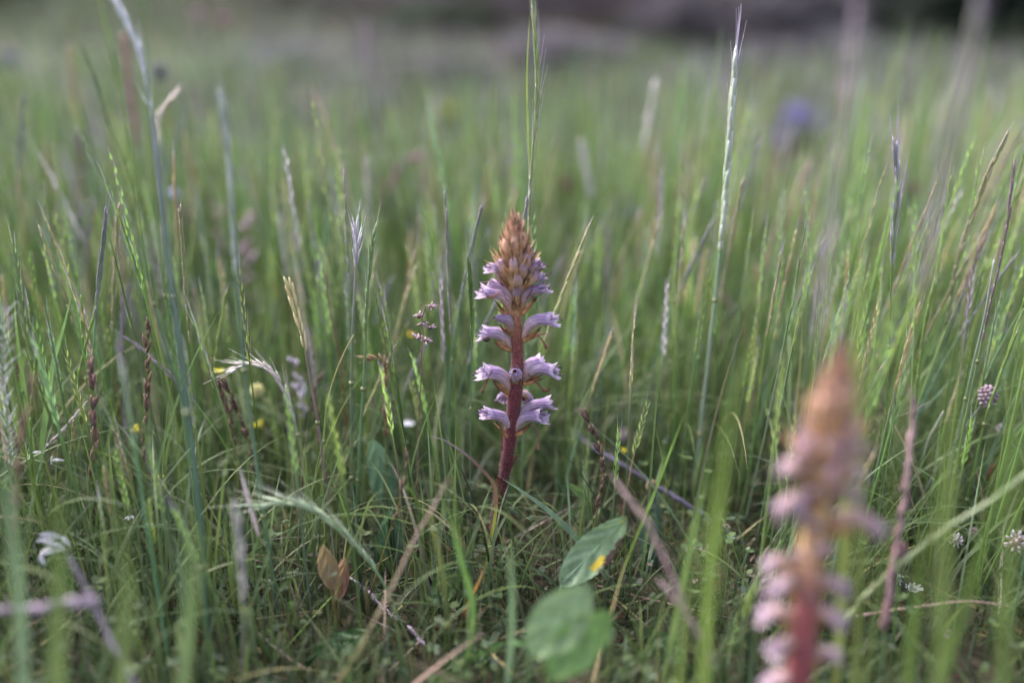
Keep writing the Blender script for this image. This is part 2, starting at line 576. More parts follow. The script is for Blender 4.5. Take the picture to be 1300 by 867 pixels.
# --- slim culms with seed spikes, from the focal zone back to 2.4 m
def make_culms():
    parts = []
    for (n, y0, y1, seg, rr, per) in ((1500, 0.42, 0.82, 12, (0.00045, 0.0009), 13), (5600, 0.82, 1.45, 9, (0.00055, 0.0011), 9), (5200, 1.45, 2.7, 7, (0.0007, 0.0014), 6)):
        x, y = scatter(n, y0, y1, 0.22)
        keep = rng.random(len(x)) < 0.35 + 0.65 * density_patch(x, y)
        x, y = x[keep], y[keep]; n = len(x)
        far = np.clip((y - 0.9) / 2.0, 0, 1)
        clumpy = np.sin(x * 14 + 2 * np.sin(y * 7)) * np.cos(y * 11 + 1.5 * np.sin(x * 9))
        h = (rng.normal(0.17, 0.042, n).clip(0.07, 0.28) + 0.022 * (x > 0.12)) * (1 - 0.62 * far) * (1 + 0.16 * clumpy * far) 
        tall = rng.random(n) < 0.05; h[tall] += 0.07
        az = rng.normal(0, 0.9, n) + np.where(x > 0.03, 0, math.pi)
        lean = np.abs(rng.normal(0.02, 0.055, n)) + 0.07 * np.clip((x / (0.5 * y)) - 0.25, 0, 1) + 0.03 * rng.random(n); bend = rng.normal(0.03, 0.09, n)
        wild = rng.random(n) < 0.10; bend[wild] += rng.normal(0.2, 0.25, wild.sum())
        k = clear_view(x, y, h, az, lean, bend)
        x, y, h, az, lean, bend = (q[k] for q in (x, y, h, az, lean, bend)); n = len(x)
        r = rng.uniform(*rr, n); far = np.clip((y - 0.9) / 2.0, 0, 1)
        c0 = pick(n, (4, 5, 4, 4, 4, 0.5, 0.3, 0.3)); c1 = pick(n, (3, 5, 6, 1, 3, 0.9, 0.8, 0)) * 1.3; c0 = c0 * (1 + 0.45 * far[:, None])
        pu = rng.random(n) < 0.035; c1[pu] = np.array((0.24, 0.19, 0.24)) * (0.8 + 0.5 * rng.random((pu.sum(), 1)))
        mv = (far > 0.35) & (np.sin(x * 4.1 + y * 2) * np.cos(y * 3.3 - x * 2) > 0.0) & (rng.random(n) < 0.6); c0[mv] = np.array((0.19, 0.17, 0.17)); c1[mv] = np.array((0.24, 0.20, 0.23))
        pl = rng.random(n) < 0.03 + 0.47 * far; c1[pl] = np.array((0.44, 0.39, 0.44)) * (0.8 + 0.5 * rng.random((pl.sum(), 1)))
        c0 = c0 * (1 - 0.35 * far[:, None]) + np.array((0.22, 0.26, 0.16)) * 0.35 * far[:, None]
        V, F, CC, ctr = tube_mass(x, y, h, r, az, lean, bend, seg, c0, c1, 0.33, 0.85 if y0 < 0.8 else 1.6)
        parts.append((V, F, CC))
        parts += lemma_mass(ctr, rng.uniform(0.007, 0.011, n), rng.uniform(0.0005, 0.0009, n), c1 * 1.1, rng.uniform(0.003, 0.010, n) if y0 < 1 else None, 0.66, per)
    V, F, CC = join_mass(parts)
    build_mass('fine_grass', V, F, CC, M_MASS, 'fine upright green grass stalks with slim seed spikes filling the meadow', 'grass')


make_culms()


# --- long leaf blades, upright and arching
def make_blades():
    parts = []
    for (n, y0, y1, seg, hw) in ((7500, 0.36, 0.85, 8, 0.0006), (7500, 0.85, 1.7, 6, 0.0011), (8000, 1.7, 3.2, 5, 0.0018)):
        x, y = scatter(n // 4, y0, y1, 0.25)
        x, y = clump(x, y, 4, 0.009)
        n = len(x)
        h = rng.gamma(5, 0.0165, n).clip(0.03, 0.22)
        far = np.clip((y - 0.9) / 2.0, 0, 1); h = h * (1 - 0.5 * far)
        az = rng.random(n) * 2 * math.pi
        lean = np.abs(rng.normal(0.08, 0.11, n)); bend = np.abs(rng.normal(0.2, 0.42, n)) * (1 - 0.55 * (y > 0.8)) - 0.03
        k = clear_view(x, y, h, az, lean, bend) & (rng.random(n) < 0.45 + 0.55 * density_patch(x, y))
        x, y, h, az, lean, bend = (q[k] for q in (x, y, h, az, lean, bend)); n = len(x)
        wd = rng.gamma(4, hw / 4, n).clip(hw * 0.45, hw * 2.6)
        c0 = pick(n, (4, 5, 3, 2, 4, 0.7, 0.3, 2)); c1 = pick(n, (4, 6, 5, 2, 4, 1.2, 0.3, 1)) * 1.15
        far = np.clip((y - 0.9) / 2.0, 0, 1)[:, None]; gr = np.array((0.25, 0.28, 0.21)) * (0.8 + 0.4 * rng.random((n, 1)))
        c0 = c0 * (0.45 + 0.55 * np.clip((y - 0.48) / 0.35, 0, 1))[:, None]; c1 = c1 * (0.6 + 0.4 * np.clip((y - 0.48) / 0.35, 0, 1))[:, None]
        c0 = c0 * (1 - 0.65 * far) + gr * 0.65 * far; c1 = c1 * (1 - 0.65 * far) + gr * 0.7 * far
        parts.append(leaf_mass(x, y, h, wd, az, lean, bend, seg, c0, c1, 0.3, rng.normal(0, 0.9, n)))
    # long thin blades bending right over among the others, close to the focal zone
    x, y = scatter(1500, 0.44, 0.80, 0.15); n = len(x)
    h = rng.uniform(0.07, 0.19, n); az = rng.random(n) * 6.3; lean = rng.uniform(0.1, 0.6, n); bend = rng.uniform(0.6, 2.0, n)
    k = clear_view(x, y, h * 0.7, az, lean, bend)
    x, y, h, az, lean, bend = (q[k] for q in (x, y, h, az, lean, bend)); n = len(x)
    parts.append(leaf_mass(x, y, h, rng.uniform(0.0004, 0.0013, n), az, lean, bend, 12, pick(n, (4, 3, 1, 3, 3, 0.5, 0.2, 4)) * 0.4, pick(n, (4, 4, 2, 2, 3, 1.6, 0.6, 1)) * 0.5, 0.3, rng.normal(0, 1.0, n)))
    V, F, CC = join_mass(parts)
    build_mass('leafy_grass', V, F, CC, M_MASS, 'arching green grass leaves growing in dense tufts between the stalks', 'grass')


make_blades()


# --- low undergrowth: short blades, dead straw lying about, small round leaflets
def make_under():
    x, y = scatter(21000, 0.27, 1.25, 0.2)
    n = len(x)
    h = rng.gamma(4, 0.012, n).clip(0.012, 0.10); az = rng.random(n) * 2 * math.pi
    lean = np.abs(rng.normal(0.5, 0.4, n)); bend = rng.normal(0.7, 0.7, n)
    k = clear_view(x, y, h * 0.6, az, lean, bend)
    x, y, h, az, lean, bend = (q[k] for q in (x, y, h, az, lean, bend)); n = len(x)
    wd = rng.gamma(3, 0.00022, n).clip(0.0002, 0.0026)
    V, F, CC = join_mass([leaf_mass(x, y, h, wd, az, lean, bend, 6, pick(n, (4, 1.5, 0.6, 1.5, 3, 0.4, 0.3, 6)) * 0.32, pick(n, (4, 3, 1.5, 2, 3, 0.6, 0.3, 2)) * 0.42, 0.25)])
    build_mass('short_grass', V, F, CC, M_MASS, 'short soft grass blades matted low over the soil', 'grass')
    x2, y2 = scatter(13000, 0.38, 1.1, 0.15); n2 = len(x2)
    h2 = rng.gamma(4, 0.006, n2).clip(0.008, 0.045)
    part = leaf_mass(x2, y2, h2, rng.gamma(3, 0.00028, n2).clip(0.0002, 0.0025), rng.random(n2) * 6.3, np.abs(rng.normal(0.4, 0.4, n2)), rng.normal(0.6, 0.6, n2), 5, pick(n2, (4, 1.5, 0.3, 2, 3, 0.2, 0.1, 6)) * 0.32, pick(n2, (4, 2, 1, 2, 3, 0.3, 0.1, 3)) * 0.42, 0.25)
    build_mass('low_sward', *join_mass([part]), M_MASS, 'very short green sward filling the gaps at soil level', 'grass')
    # straw
    x, y = scatter(1500, 0.30, 1.4, 0.2); n = len(x)
    h = rng.uniform(0.02, 0.11, n); az = rng.random(n) * 2 * math.pi
    lean = rng.normal(1.15, 0.3, n).clip(0.3, 1.5); bend = rng.normal(0.1, 0.25, n)
    k = clear_view(x, y, h * 0.4, az, lean, bend)
    x, y, h, az, lean, bend = (q[k] for q in (x, y, h, az, lean, bend)); n = len(x)
    c = pick(n, (0, 0, 0.3, 0, 0, 4, 4, 0)) * rng.uniform(0.35, 1.15, (n, 1)); 
    V, F, CC = join_mass([leaf_mass(x, y, h, rng.uniform(0.0003, 0.0011, n), az, lean, bend, 6, c, c * 0.9, 0.3, rng.normal(0, 2, n), 0.003)])
    build_mass('dead_straw', V, F, CC, M_DRY, 'dead straw and withered grass bits lying between the green stems', 'straw')
    x, y = scatter(1900, 0.36, 1.0, 0.12); n = len(x)
    h = rng.uniform(0.005, 0.019, n); az = rng.random(n) * 6.3
    c = np.array([BROWN, REDBROWN, (0.16, 0.10, 0.08), STRAW, (0.10, 0.06, 0.06)])[rng.integers(0, 5, n)] * rng.uniform(0.25, 0.75, (n, 1))
    V, F, CC = join_mass([leaf_mass(x, y, h, h * rng.uniform(0.06, 0.22, n), az, rng.normal(1.1, 0.35, n), rng.normal(0.3, 0.7, n), 5, c, c * 0.8, 0.35, rng.normal(0, 1.5, n), 0.002)])
    build_mass('leaf_litter', V, F, CC, M_DRY, 'brown crumpled leaf litter and bits of stalk on the soil', 'litter')
    # leaflets (clover and the like)
    x, y = scatter(420, 0.36, 1.15, 0.15); x, y = clump(x, y, 7, 0.016)
    nb = len(x)
    z = rng.gamma(3, 0.008, nb).clip(0.004, 0.055)
    parts = []
    for j in range(3):
        az = rng.random(nb) * 0.4 + j * 2.09 + np.repeat(rng.random(nb // 7 + 1) * 6.3, 7)[:nb]
        hh = rng.uniform(0.0025, 0.0065, nb)
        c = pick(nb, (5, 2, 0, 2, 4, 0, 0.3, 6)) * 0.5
        parts.append(leaf_mass(x, y, hh, hh * 0.36, az, np.full(nb, 1.2) + rng.normal(0, 0.25, nb), rng.normal(0.3, 0.2, nb), 4, c, c * 1.1, 0.2, None, z, 0.6))
    az = rng.random(nb) * 6.3
    parts.append(leaf_mass(x, y, z + 0.002, np.full(nb, 0.0003), az, np.full(nb, 0.03), np.full(nb, 0.05), 4, pick(nb, (3, 3, 3, 0, 0, 0, 1, 0)), pick(nb, (3, 3, 3, 0, 0, 0, 0, 0)), 0.3))
    V, F, CC = join_mass(parts)
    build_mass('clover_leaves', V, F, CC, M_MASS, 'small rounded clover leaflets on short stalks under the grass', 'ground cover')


make_under()


# --- the meadow beyond, 2.6 m to 9 m
def make_far():
    parts = []
    for (n, y0, y1, hw, hh) in ((19000, 2.0, 5.2, 0.0032, 0.08), (14000, 5.0, 13.0, 0.007, 0.10)):
        x, y = scatter(n, y0, y1, 0.7, 1.3)
        n = len(x)
        patch = 0.5 + 0.5 * np.sin(x * 2.3 + 1.2 * np.sin(y * 1.4)) * np.cos(y * 1.9 + np.sin(x * 1.7))
        h = rng.normal(hh, hh * 0.32, n).clip(0.03, 0.4) * (0.65 + 0.6 * patch)
        az = rng.random(n) * 6.3; lean = np.abs(rng.normal(0.12, 0.16, n)); bend = np.abs(rng.normal(0.3, 0.35, n))
        fine = np.sin(x * 9 + 2 * np.sin(y * 5)) * np.cos(y * 8 + 1.5 * np.sin(x * 7)); h = h * (1 + 0.45 * fine)
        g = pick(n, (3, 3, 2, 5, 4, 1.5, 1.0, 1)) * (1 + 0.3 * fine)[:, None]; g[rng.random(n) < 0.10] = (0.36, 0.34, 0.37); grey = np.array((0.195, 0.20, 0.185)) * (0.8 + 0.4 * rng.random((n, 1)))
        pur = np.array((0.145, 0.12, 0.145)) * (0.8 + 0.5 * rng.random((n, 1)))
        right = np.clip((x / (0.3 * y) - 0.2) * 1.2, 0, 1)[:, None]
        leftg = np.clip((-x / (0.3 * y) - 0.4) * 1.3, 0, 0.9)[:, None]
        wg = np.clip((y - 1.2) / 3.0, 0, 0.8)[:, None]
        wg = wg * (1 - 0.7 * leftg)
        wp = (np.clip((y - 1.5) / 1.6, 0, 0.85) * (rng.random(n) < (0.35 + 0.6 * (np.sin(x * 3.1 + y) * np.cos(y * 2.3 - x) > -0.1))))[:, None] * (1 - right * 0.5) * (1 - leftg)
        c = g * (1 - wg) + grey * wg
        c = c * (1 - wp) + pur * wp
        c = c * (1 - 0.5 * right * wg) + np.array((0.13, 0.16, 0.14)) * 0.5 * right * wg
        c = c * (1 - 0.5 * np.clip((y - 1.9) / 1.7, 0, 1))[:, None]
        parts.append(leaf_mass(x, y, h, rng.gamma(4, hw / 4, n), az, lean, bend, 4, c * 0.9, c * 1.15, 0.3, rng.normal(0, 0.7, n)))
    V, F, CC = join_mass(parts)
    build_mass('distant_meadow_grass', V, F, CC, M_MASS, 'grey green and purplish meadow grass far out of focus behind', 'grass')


make_far()


# ------------------------------------------------------------------ shrubs at the far edge of the meadow
def shrub(name, label, cat, x, y, rx, ry, rz, c0, n, leaf=0.03, group=None, zoff=0.0):
    g = float(ground_height(np.array([x]), np.array([y]))[0])
    org = Vector((x, y, g))
    t = thing(name, label, cat, org, group)
    # stems
    mb = MB()
    for k in range(9):
        a = random.uniform(0, 6.28); e = random.uniform(0.3, 0.85)
        top = org + Vector((math.cos(a) * rx * e, math.sin(a) * ry * e, rz * random.uniform(0.8, 1.5)))
        pts = spline([org + Vector((math.cos(a) * 0.02, math.sin(a) * 0.02, -0.02)), org.lerp(top, 0.5) + Vector((random.uniform(-.1, .1) * rx, 0, rz * 0.15)), top], 4)
        mb.tube(pts, lambda q: 0.012 * (1 - q * 0.8), BROWN, 5)
    st = mb.build('stem', M_BARK, t, org); st['kind'] = 'stuff'
    # leaves: clumps of small faces through an uneven volume
    nc = 46
    th = rng.random(nc) * 6.28; ph = np.arccos(rng.uniform(-0.15, 1, nc)); rr = rng.uniform(0.45, 1.0, nc)
    cc = np.stack([rr * np.sin(ph) * np.cos(th) * rx, rr * np.sin(ph) * np.sin(th) * ry, rr * np.cos(ph) * rz + rz * 0.62], -1)
    idx = rng.integers(0, nc, n)
    p = cc[idx] + rng.normal(0, 1, (n, 3)) * np.array([rx, ry, rz]) * 0.15
    p[:, 2] = np.maximum(p[:, 2], 0.02)
    d = rng.normal(0, 1, (n, 3)); d[:, 2] = np.abs(d[:, 2]) * 0.8; d /= np.linalg.norm(d, axis=1, keepdims=True)
    s = np.cross(d, rng.normal(0, 1, (n, 3))); s /= np.linalg.norm(s, axis=1, keepdims=True) + 1e-9
    L = (rng.uniform(0.6, 1.4, n) * leaf)[:, None]
    V = np.stack([p, p + d * L * 0.5 - s * L * 0.22, p + d * L, p + d * L * 0.5 + s * L * 0.22], 1)
    F = (np.arange(n) * 4)[:, None] + np.arange(4)
    col = np.array(c0) * (0.75 + 0.5 * rng.random((n, 1))) * (0.85 + 0.3 * rng.random(nc))[idx][:, None]
    CC = np.repeat(col[:, None], 4, 1)
    o = build_mass('foliage', V, F, CC, M_MASS, None, None)
    o.parent = t
    if 'label' in o: del o['label']


PURB = (0.125, 0.10, 0.12); DGREEN = (0.016, 0.026, 0.018); GREYG = (0.14, 0.165, 0.145)
shrub('dark_shrub', 'dark evergreen shrub in the top right corner of the meadow edge', 'shrub', 1.36, 2.80, 0.30, 0.24, 0.26, DGREEN, 10000, 0.028)
shrub('dark_shrub', 'dark low shrub left of the corner shrub at the meadow edge', 'shrub', 1.16, 3.10, 0.17, 0.18, 0.15, (0.025, 0.03, 0.028), 6000, 0.03)
shrub('dark_shrub', 'dark grey green shrub behind the top left of the meadow', 'shrub', -2.1, 4.0, 0.3, 0.3, 0.16, (0.03, 0.045, 0.03), 4000, 0.04)
for lab_, x_, y_, rx_, rz_, c_ in (
        ('mauve brown heather bush at the top middle just left of the central spike', -0.12, 3.9, 0.30, 0.17, (0.10, 0.082, 0.10)),
        ('dusky purple heather bush at the top just right of the central spike', 0.30, 3.7, 0.28, 0.18, (0.078, 0.06, 0.078)),
        ('grey mauve heather bush at the top between the central and lilac tipped spikes', 0.62, 3.5, 0.20, 0.14, (0.095, 0.08, 0.095)),
        ('dim mauve heather bush behind the tip of the lilac tipped spike', 0.86, 3.4, 0.24, 0.17, (0.065, 0.055, 0.068)),
        ('low mauve heather mound below and right of the lilac tipped spike tip', 0.80, 2.85, 0.20, 0.07, (0.11, 0.095, 0.115)),
        ('dusky heather bush left of the dark corner shrubs', 1.15, 3.7, 0.24, 0.17, (0.06, 0.052, 0.06)),
        ('grey purple heather bush at the top left of the middle', -0.50, 4.2, 0.30, 0.16, (0.12, 0.105, 0.12)),
        ('brownish heather mound at the top in the left third', -0.98, 4.6, 0.30, 0.12, (0.10, 0.095, 0.09)),
        ('small purplish heather mound lower down behind the broomrape tip', 0.15, 2.9, 0.18, 0.05, (0.13, 0.11, 0.13)),
        ('small grey mauve heather mound lower down between the two tall spikes', 0.42, 2.55, 0.14, 0.035, (0.13, 0.115, 0.135)),
        ('small dusky heather mound below the blue flowers', 0.85, 2.4, 0.12, 0.035, (0.12, 0.11, 0.12)),
        ('small grey heather mound in the far left middle', -0.62, 2.9, 0.18, 0.04, (0.16, 0.15, 0.16)),
        ('small brownish heather mound left of the central spike lower down', -0.22, 2.7, 0.14, 0.035, (0.13, 0.12, 0.12)),
        ('grey mauve heather mound in front of the dusky bush on the right', 1.12, 3.0, 0.16, 0.06, (0.11, 0.105, 0.115))):
    shrub('heather_shrub', lab_, 'shrub', x_ * (0.88 if y_ > 3.3 else 1), y_ - (0.4 if y_ > 3.3 else 0), rx_, rx_ * 0.8, rz_ * (0.85 if y_ > 3.3 else 1), (c_[0] * 1.08, c_[1] * 1.12, c_[2] * 1.12), 5000, 0.018)
shrub('grey_herb', 'silvery grey green bushy herb mound on the right of the far meadow', 'shrub', 1.12, 2.9, 0.30, 0.30, 0.05, GREYG, 3500, 0.016)
shrub('grey_herb', 'silvery herb mound at the right edge below the dark shrub', 'shrub', 1.42, 3.0, 0.30, 0.30, 0.06, (0.15, 0.17, 0.16), 3500, 0.016)
shrub('grey_herb', 'pale grey herb tuft right of the tall green spike', 'shrub', 0.62, 2.8, 0.2, 0.2, 0.035, (0.14, 0.15, 0.135), 2500, 0.014)
shrub('grey_herb', 'dim green herb mound high on the slope left of the central spike', 'shrub', -0.22, 3.5, 0.2, 0.2, 0.05, (0.08, 0.12, 0.065), 2500, 0.016)
# tree line well beyond the shrubs
for i, (x, y, rx, rz, c) in enumerate(((-9, 26, 3.4, 2.3, (0.03, 0.045, 0.028)), (-3, 28, 3.0, 2.0, (0.035, 0.045, 0.03)), (2.6, 26, 3.2, 2.2, (0.03, 0.04, 0.03)), (9, 25, 3.6, 2.6, (0.025, 0.038, 0.026)))):
    shrub('tree', ('broad dark tree crown far left beyond the meadow', 'rounded grey green tree beyond the middle of the meadow', 'dull green tree beyond the meadow right of the middle', 'big dark tree far right beyond the corner shrub')[i],
          'tree', x, y, rx, 2.5, rz, c, 3500, 0.3)

# ------------------------------------------------------------------ the broomrapes
CREAM = (0.46, 0.29, 0.20); VIOLET = (0.25, 0.15, 0.37); PALELIL = (0.47, 0.35, 0.455)


def corolla(mb, B, T, sc=1.0, bulge=0.16, wilt=0.0, seed=0, pal=(CREAM, PALELIL, VIOLET), up=None):
    """curved tube opening in two frilled lips"""
    rd = random.Random(seed)
    ax = T - B; Ln = ax.length; a = ax.normalized()
    upv = up or Vector((0, 0, 1))
    u = (upv - a * upv.dot(a))
    if u.length < 0.1: u = Vector((0, -1, 0)) - a * a.dot(Vector((0, -1, 0)))
    u.normalize(); s = a.cross(u)
    nt, na = 18, 30
    stops = [(0, 1.5), (0.12, 2.3), (0.35, 3.0), (0.6, 3.35), (0.8, 3.8), (1, 4.3)]
    b = len(mb.v)
    ph = rd.uniform(-0.3, 0.3)
    for i in range(nt + 1):
        t = i / nt
        c = B + ax * t * 0.97 + u * (Ln * bulge * 1.35 * math.sin(math.pi * min(1, t * 0.98)))
        for k in range(len(stops) - 1):
            if t <= stops[k + 1][0]:
                q = (t - stops[k][0]) / (stops[k + 1][0] - stops[k][0]); r = stops[k][1] * (1 - q) + stops[k + 1][1] * q; break
        r *= 0.00100 * sc
        lip = max(0.0, (t - 0.72) / 0.28)
        if wilt > 0.75:
            r *= 1.15 if t < 0.6 else 1.15 - 0.85 * ((t - 0.6) / 0.4) ** 1.5; lip *= 0.35
        for k in range(na):
            th = 2 * math.pi * k / na
            cu, su = math.cos(th), math.sin(th)
            # five lobes: two up, three down; deep gap at the sides
            lobe = math.sqrt(0.5 + 0.5 * math.cos(5 * (th - math.pi) + ph))
            gap = abs(su) ** 3
            ext = lip ** 1.5 * (0.15 + 0.85 * lobe) * (0.10 * Ln) * (1.0 if cu > 0 else 0.6) * (1 - 0.5 * gap * (1 - lobe))
            flare = lip ** 2 * (0.30 + 0.45 * lobe) * r * (0.35 if cu > 0 else 0.9) * (1 - wilt)
            fr = lip ** 2 * r * 0.42 * (math.sin(13 * th + seed) * 0.5 + rd.uniform(-0.6, 0.6))
            rr = r + flare + fr * 0.6
            ell = 1.0 + 0.12 * abs(su)
            hood = -lip * r * 0.5 * max(0, cu) * (0.5 + wilt)
            ridge = 1 + 0.045 * math.cos(10 * th)
            p = c + u * ((rr * cu) * ridge + hood) + s * (rr * su * ell * ridge) + a * (ext + fr)
            if wilt: p += u * (-lip * r * 0.8 * wilt)
            mb.v.append(p)
            base = grad([(0, pal[0]), (0.3, lerp(pal[0], pal[1], 0.55)), (0.58, pal[1]), (0.85, lerp(pal[1], pal[2], 0.45)), (1, lerp(pal[1], pal[2], 0.85))], min(1, t + (0.1 * cu)))
            vein = (1 if (k % 3 == 0) else 0) * max(0, min(1, (t - 0.2) * 1.7)) * 0.55
            base = lerp(base, tuple(x * 0.55 for x in pal[2]), vein)
            if t > 0.93:
                base = lerp(base, (0.58, 0.47, 0.60) if rd.random() > wilt * 0.7 else (0.07, 0.04, 0.08), 0.7)
            mb.c.append(jit(base, 0.05))
    for i in range(nt):
        for k in range(na):
            k2 = (k + 1) % na
            mb.f.append((b + i * na + k, b + i * na + k2, b + (i + 1) * na + k2, b + (i + 1) * na + k))
    # throat
    cidx = len(mb.v)
    mb.v.append(B + ax * 0.5 + u * Ln * bulge); mb.c.append((0.12, 0.06, 0.10))
    return u, s, a


def bract_mb(B, D, ln, wd, c0, c1, curl=0.3, out=None):
    """pointed bract: thick folded lance with a wispy dark tip"""
    mb = MB()
    out = out or Vector((0, -1, 0))
    n = 9; pts = []
    for i in range(n + 1):
        t = i / n
        pts.append(B + D * (ln * t) + out * (ln * curl * (t ** 2.2)) + Vector((0, 0, -1)) * ln * 0.0)
    side = D.cross(out).normalized()
    w_ = lambda t: wd * (0.35 + 1.1 * math.sin(math.pi * min(1, t * 0.95 + 0.12)) ** 0.9 if t < 0.6 else (0.35 + 1.1 * math.sin(math.pi * 0.69) ** .9) * max(0.05, 1 - ((t - 0.6) / 0.4)) ** 1.4)
    mb.ribbon(pts, w_, lambda t: jit(grad([(0, c0), (0.6, c1), (0.8, tuple(x * 0.35 for x in c1)), (1, DARKBROWN)], t), 0.06), side, 0.35)
    b2 = len(mb.v)
    mb.ribbon([p + out * -0.0005 for p in pts], w_, lambda t: c0, side, 0.35)
    return mb


def thread(mb, pts, r, c, n=4):
    mb.tube(spline(pts, 4), lambda t: r * (1 - 0.5 * t), c, n)


def hairs_on(path, radf, n, ln, col, t0=0.0, t1=1.0, rbase=0.00006):
    L = arclen(path); fr = frames(path)
    vs, fs, cs = [], [], []
    for _ in range(n):
        t = random.uniform(t0, t1) * L[-1]
        p, d = at_len(path, L, t)
        u = d.orthogonal().normalized(); v = d.cross(u)
        a = random.uniform(0, 6.283)
        o = u * math.cos(a) + v * math.sin(a)
        r = radf(t / L[-1])
        b = p + o * r * 0.96
        l = ln * random.uniform(0.5, 1.3)
        tip = b + o * l + d * l * random.uniform(-0.25, 0.35) + Vector((random.uniform(-.2, .2), random.uniform(-.2, .2), 0)) * l
        s1 = d.cross(o) * rbase; s2 = d * rbase
        i = len(vs)
        vs += [b - s1 - s2 * .5, b + s1 - s2 * .5, b + s2, tip - s1 * .6, tip + s1 * .6, tip + s2 * .6]
        fs += [(i, i + 1, i + 4, i + 3), (i + 1, i + 2, i + 5, i + 4), (i + 2, i, i + 3, i + 5)]
        cs += [col] * 6
    mb = MB(); mb.v = vs; mb.f = fs; mb.c = cs
    return mb


def broomrape(label, stem_px, stem_w, Y, flowers, cone, pal_stem, detail=1.0, hair=True, extra=None, pal=(CREAM, PALELIL, VIOLET), k=1.0):
    """stem_px: [(px,py)] from ground to tip; stem_w: [(t, radius m)]; flowers: (bx,by,tx,ty,dy,scale,wilt)"""
    pts = [P(a, b, Y) for a, b in stem_px]
    pts[0].z = min(pts[0].z, -0.004)
    org = Vector((pts[0].x, Y, 0))
    path = spline(pts, 8)
    L = arclen(path)
    root = thing('broomrape', label, 'wildflower', org)
    rf = lambda t: np.interp(t, [q[0] for q in stem_w], [q[1] for q in stem_w])
    mb = MB()
    fine = []
    for i in range(61):
        fine.append(at_len(path, L, L[-1] * i / 60)[0])
    mb.tube(fine, lambda t: rf(t) * (1 + 0.03 * math.sin(t * 90) + 0.02 * math.sin(t * 37)), lambda t: jit(grad(pal_stem, t), 0.10), 18)
    st = mb.build('stem', M_STEM, root, org)
    if hair:
        h = hairs_on(fine, rf, int(5200 * detail), 0.0012, (0.42, 0.27, 0.30), 0.08, 0.8).build('hairs', M_HAIR, st, org)
        h['kind'] = 'stuff'
    # short scales low on the stem
    for i in range(7):
        t = 0.06 + i * 0.055
        p, d = at_len(path, L, L[-1] * t)
        a = i * 2.4 + 0.6
        out = Vector((math.cos(a), math.sin(a), 0))
        b = bract_mb(p + out * rf(t) * 0.9, d, 0.012 * k, 0.0022 * k, (0.16, 0.06, 0.055), (0.20, 0.09, 0.05), 0.35, out)
        b.build('scale', M_DRY, root, org)
    # flowers
    for i, (bx, by, tx, ty, dy, sc, wilt) in enumerate(flowers):
        B = P(bx, by, Y); T = P(tx, ty, Y + dy)
        c, d = None, None
        mb = MB()
        pl = pal if by > 410 or hair is False else (lerp(pal[0], (0.44, 0.24, 0.09), 0.75), lerp(pal[1], (0.50, 0.32, 0.22), 0.35), pal[2])
        sc *= (0.9 if by > 410 else 0.8) * (random.uniform(0.88, 1.1) if hair else 1); kb = random.uniform(0.85, 1.12); pl = tuple(tuple(x * kb for x in q) for q in pl); T = T + Vector((random.gauss(0, .0010), random.gauss(0, .002), random.gauss(0, .0013))) + (T - B) * random.uniform(-0.12, 0.06); wilt = min(0.95, max(0.0, wilt + random.uniform(-0.05, 0.35)))
        u, s, a = corolla(mb, B, T, sc * k, 0.15 if abs(dy) < 0.012 else 0.05, wilt, i * 7 + 3, pl)
        fo = mb.build('flower', M_PETAL, root, org)
        # calyx: two forked teeth hugging the tube
        cm = MB(); Ln = (T - B).length
        for sg in (-1, 1):
            q0 = B - u * 0.0012 * k + s * sg * 0.0016 * k
            q1 = B + a * Ln * 0.30 - u * 0.0032 * sc * k + s * sg * 0.0028 * sc * k + u * 0.14 * Ln * 0.5
            q2 = B + a * Ln * 0.58 - u * 0.0040 * sc * k + s * sg * 0.0030 * sc * k + u * 0.14 * Ln
            pp = spline([q0, q1, q2], 4)
            cm.tube(pp, lambda t: (0.0013 * (1 - t) ** 0.8 + 0.00022) * k * sc, lambda t: jit(grad([(0, (0.42, 0.22, 0.09)), (0.5, (0.28, 0.13, 0.07)), (1, (0.09, 0.04, 0.04))], t)), 5, True, 0.5)
        cm.build('calyx', M_DRY, fo, org)
        # subtending bract below
        bm = bract_mb(B - u * 0.0022 * k, (a * 0.9 + u * random.uniform(-0.12, 0.12) + s * random.uniform(-0.3, 0.3)).normalized(), Ln * random.uniform(0.45, 0.7), 0.0021 * k * sc, (0.44, 0.24, 0.11), (0.30, 0.16, 0.09), random.uniform(-0.15, 0.12), (-u))
        bm.build('bract', M_DRY, fo, org)
        # style or withered thread hanging out of the mouth
        if random.random() < 0.75:
            sm = MB()
            m0 = B + a * Ln * 0.8 + u * 0.08 * Ln
            pts2 = [m0, T + a * 0.001 - u * 0.0015, T + a * random.uniform(0.000, 0.004) - u * random.uniform(0.003, 0.007) + s * random.uniform(-0.002, 0.002)]
            thread(sm, pts2, 0.00035 * k, (0.16, 0.08, 0.12)); sm.blob(pts2[-1], 0.0007 * k, 0.0006 * k, 0.0007 * k, (0.10, 0.06, 0.12), 6, 4)
            sm.build('style', M_DRY, fo, org)
        if hair:
            hp = [B + (T - B) * q + u * (Ln * 0.15 * math.sin(math.pi * q)) for q in [j / 8 for j in range(8)]]
            hm = hairs_on(hp, lambda t: (0.0018 + 0.0016 * t) * sc * k, int(220 * detail), 0.0008, (0.6, 0.52, 0.58), 0, 1, 0.00004)
            ho = hm.build('hairs', M_HAIR, fo, org); ho['kind'] = 'stuff'
    # top cone: rachis core, buds and pointed bracts in a spiral
    (cx0, cy0), (cx1, cy1), wid = cone
    A = P(cx0, cy0, Y); Bt = P(cx1, cy1, Y); axis = (Bt - A); H = axis.length; ad = axis.normalized()
    core = MB()
    cp = [A + axis * (j / 12) for j in range(13)]
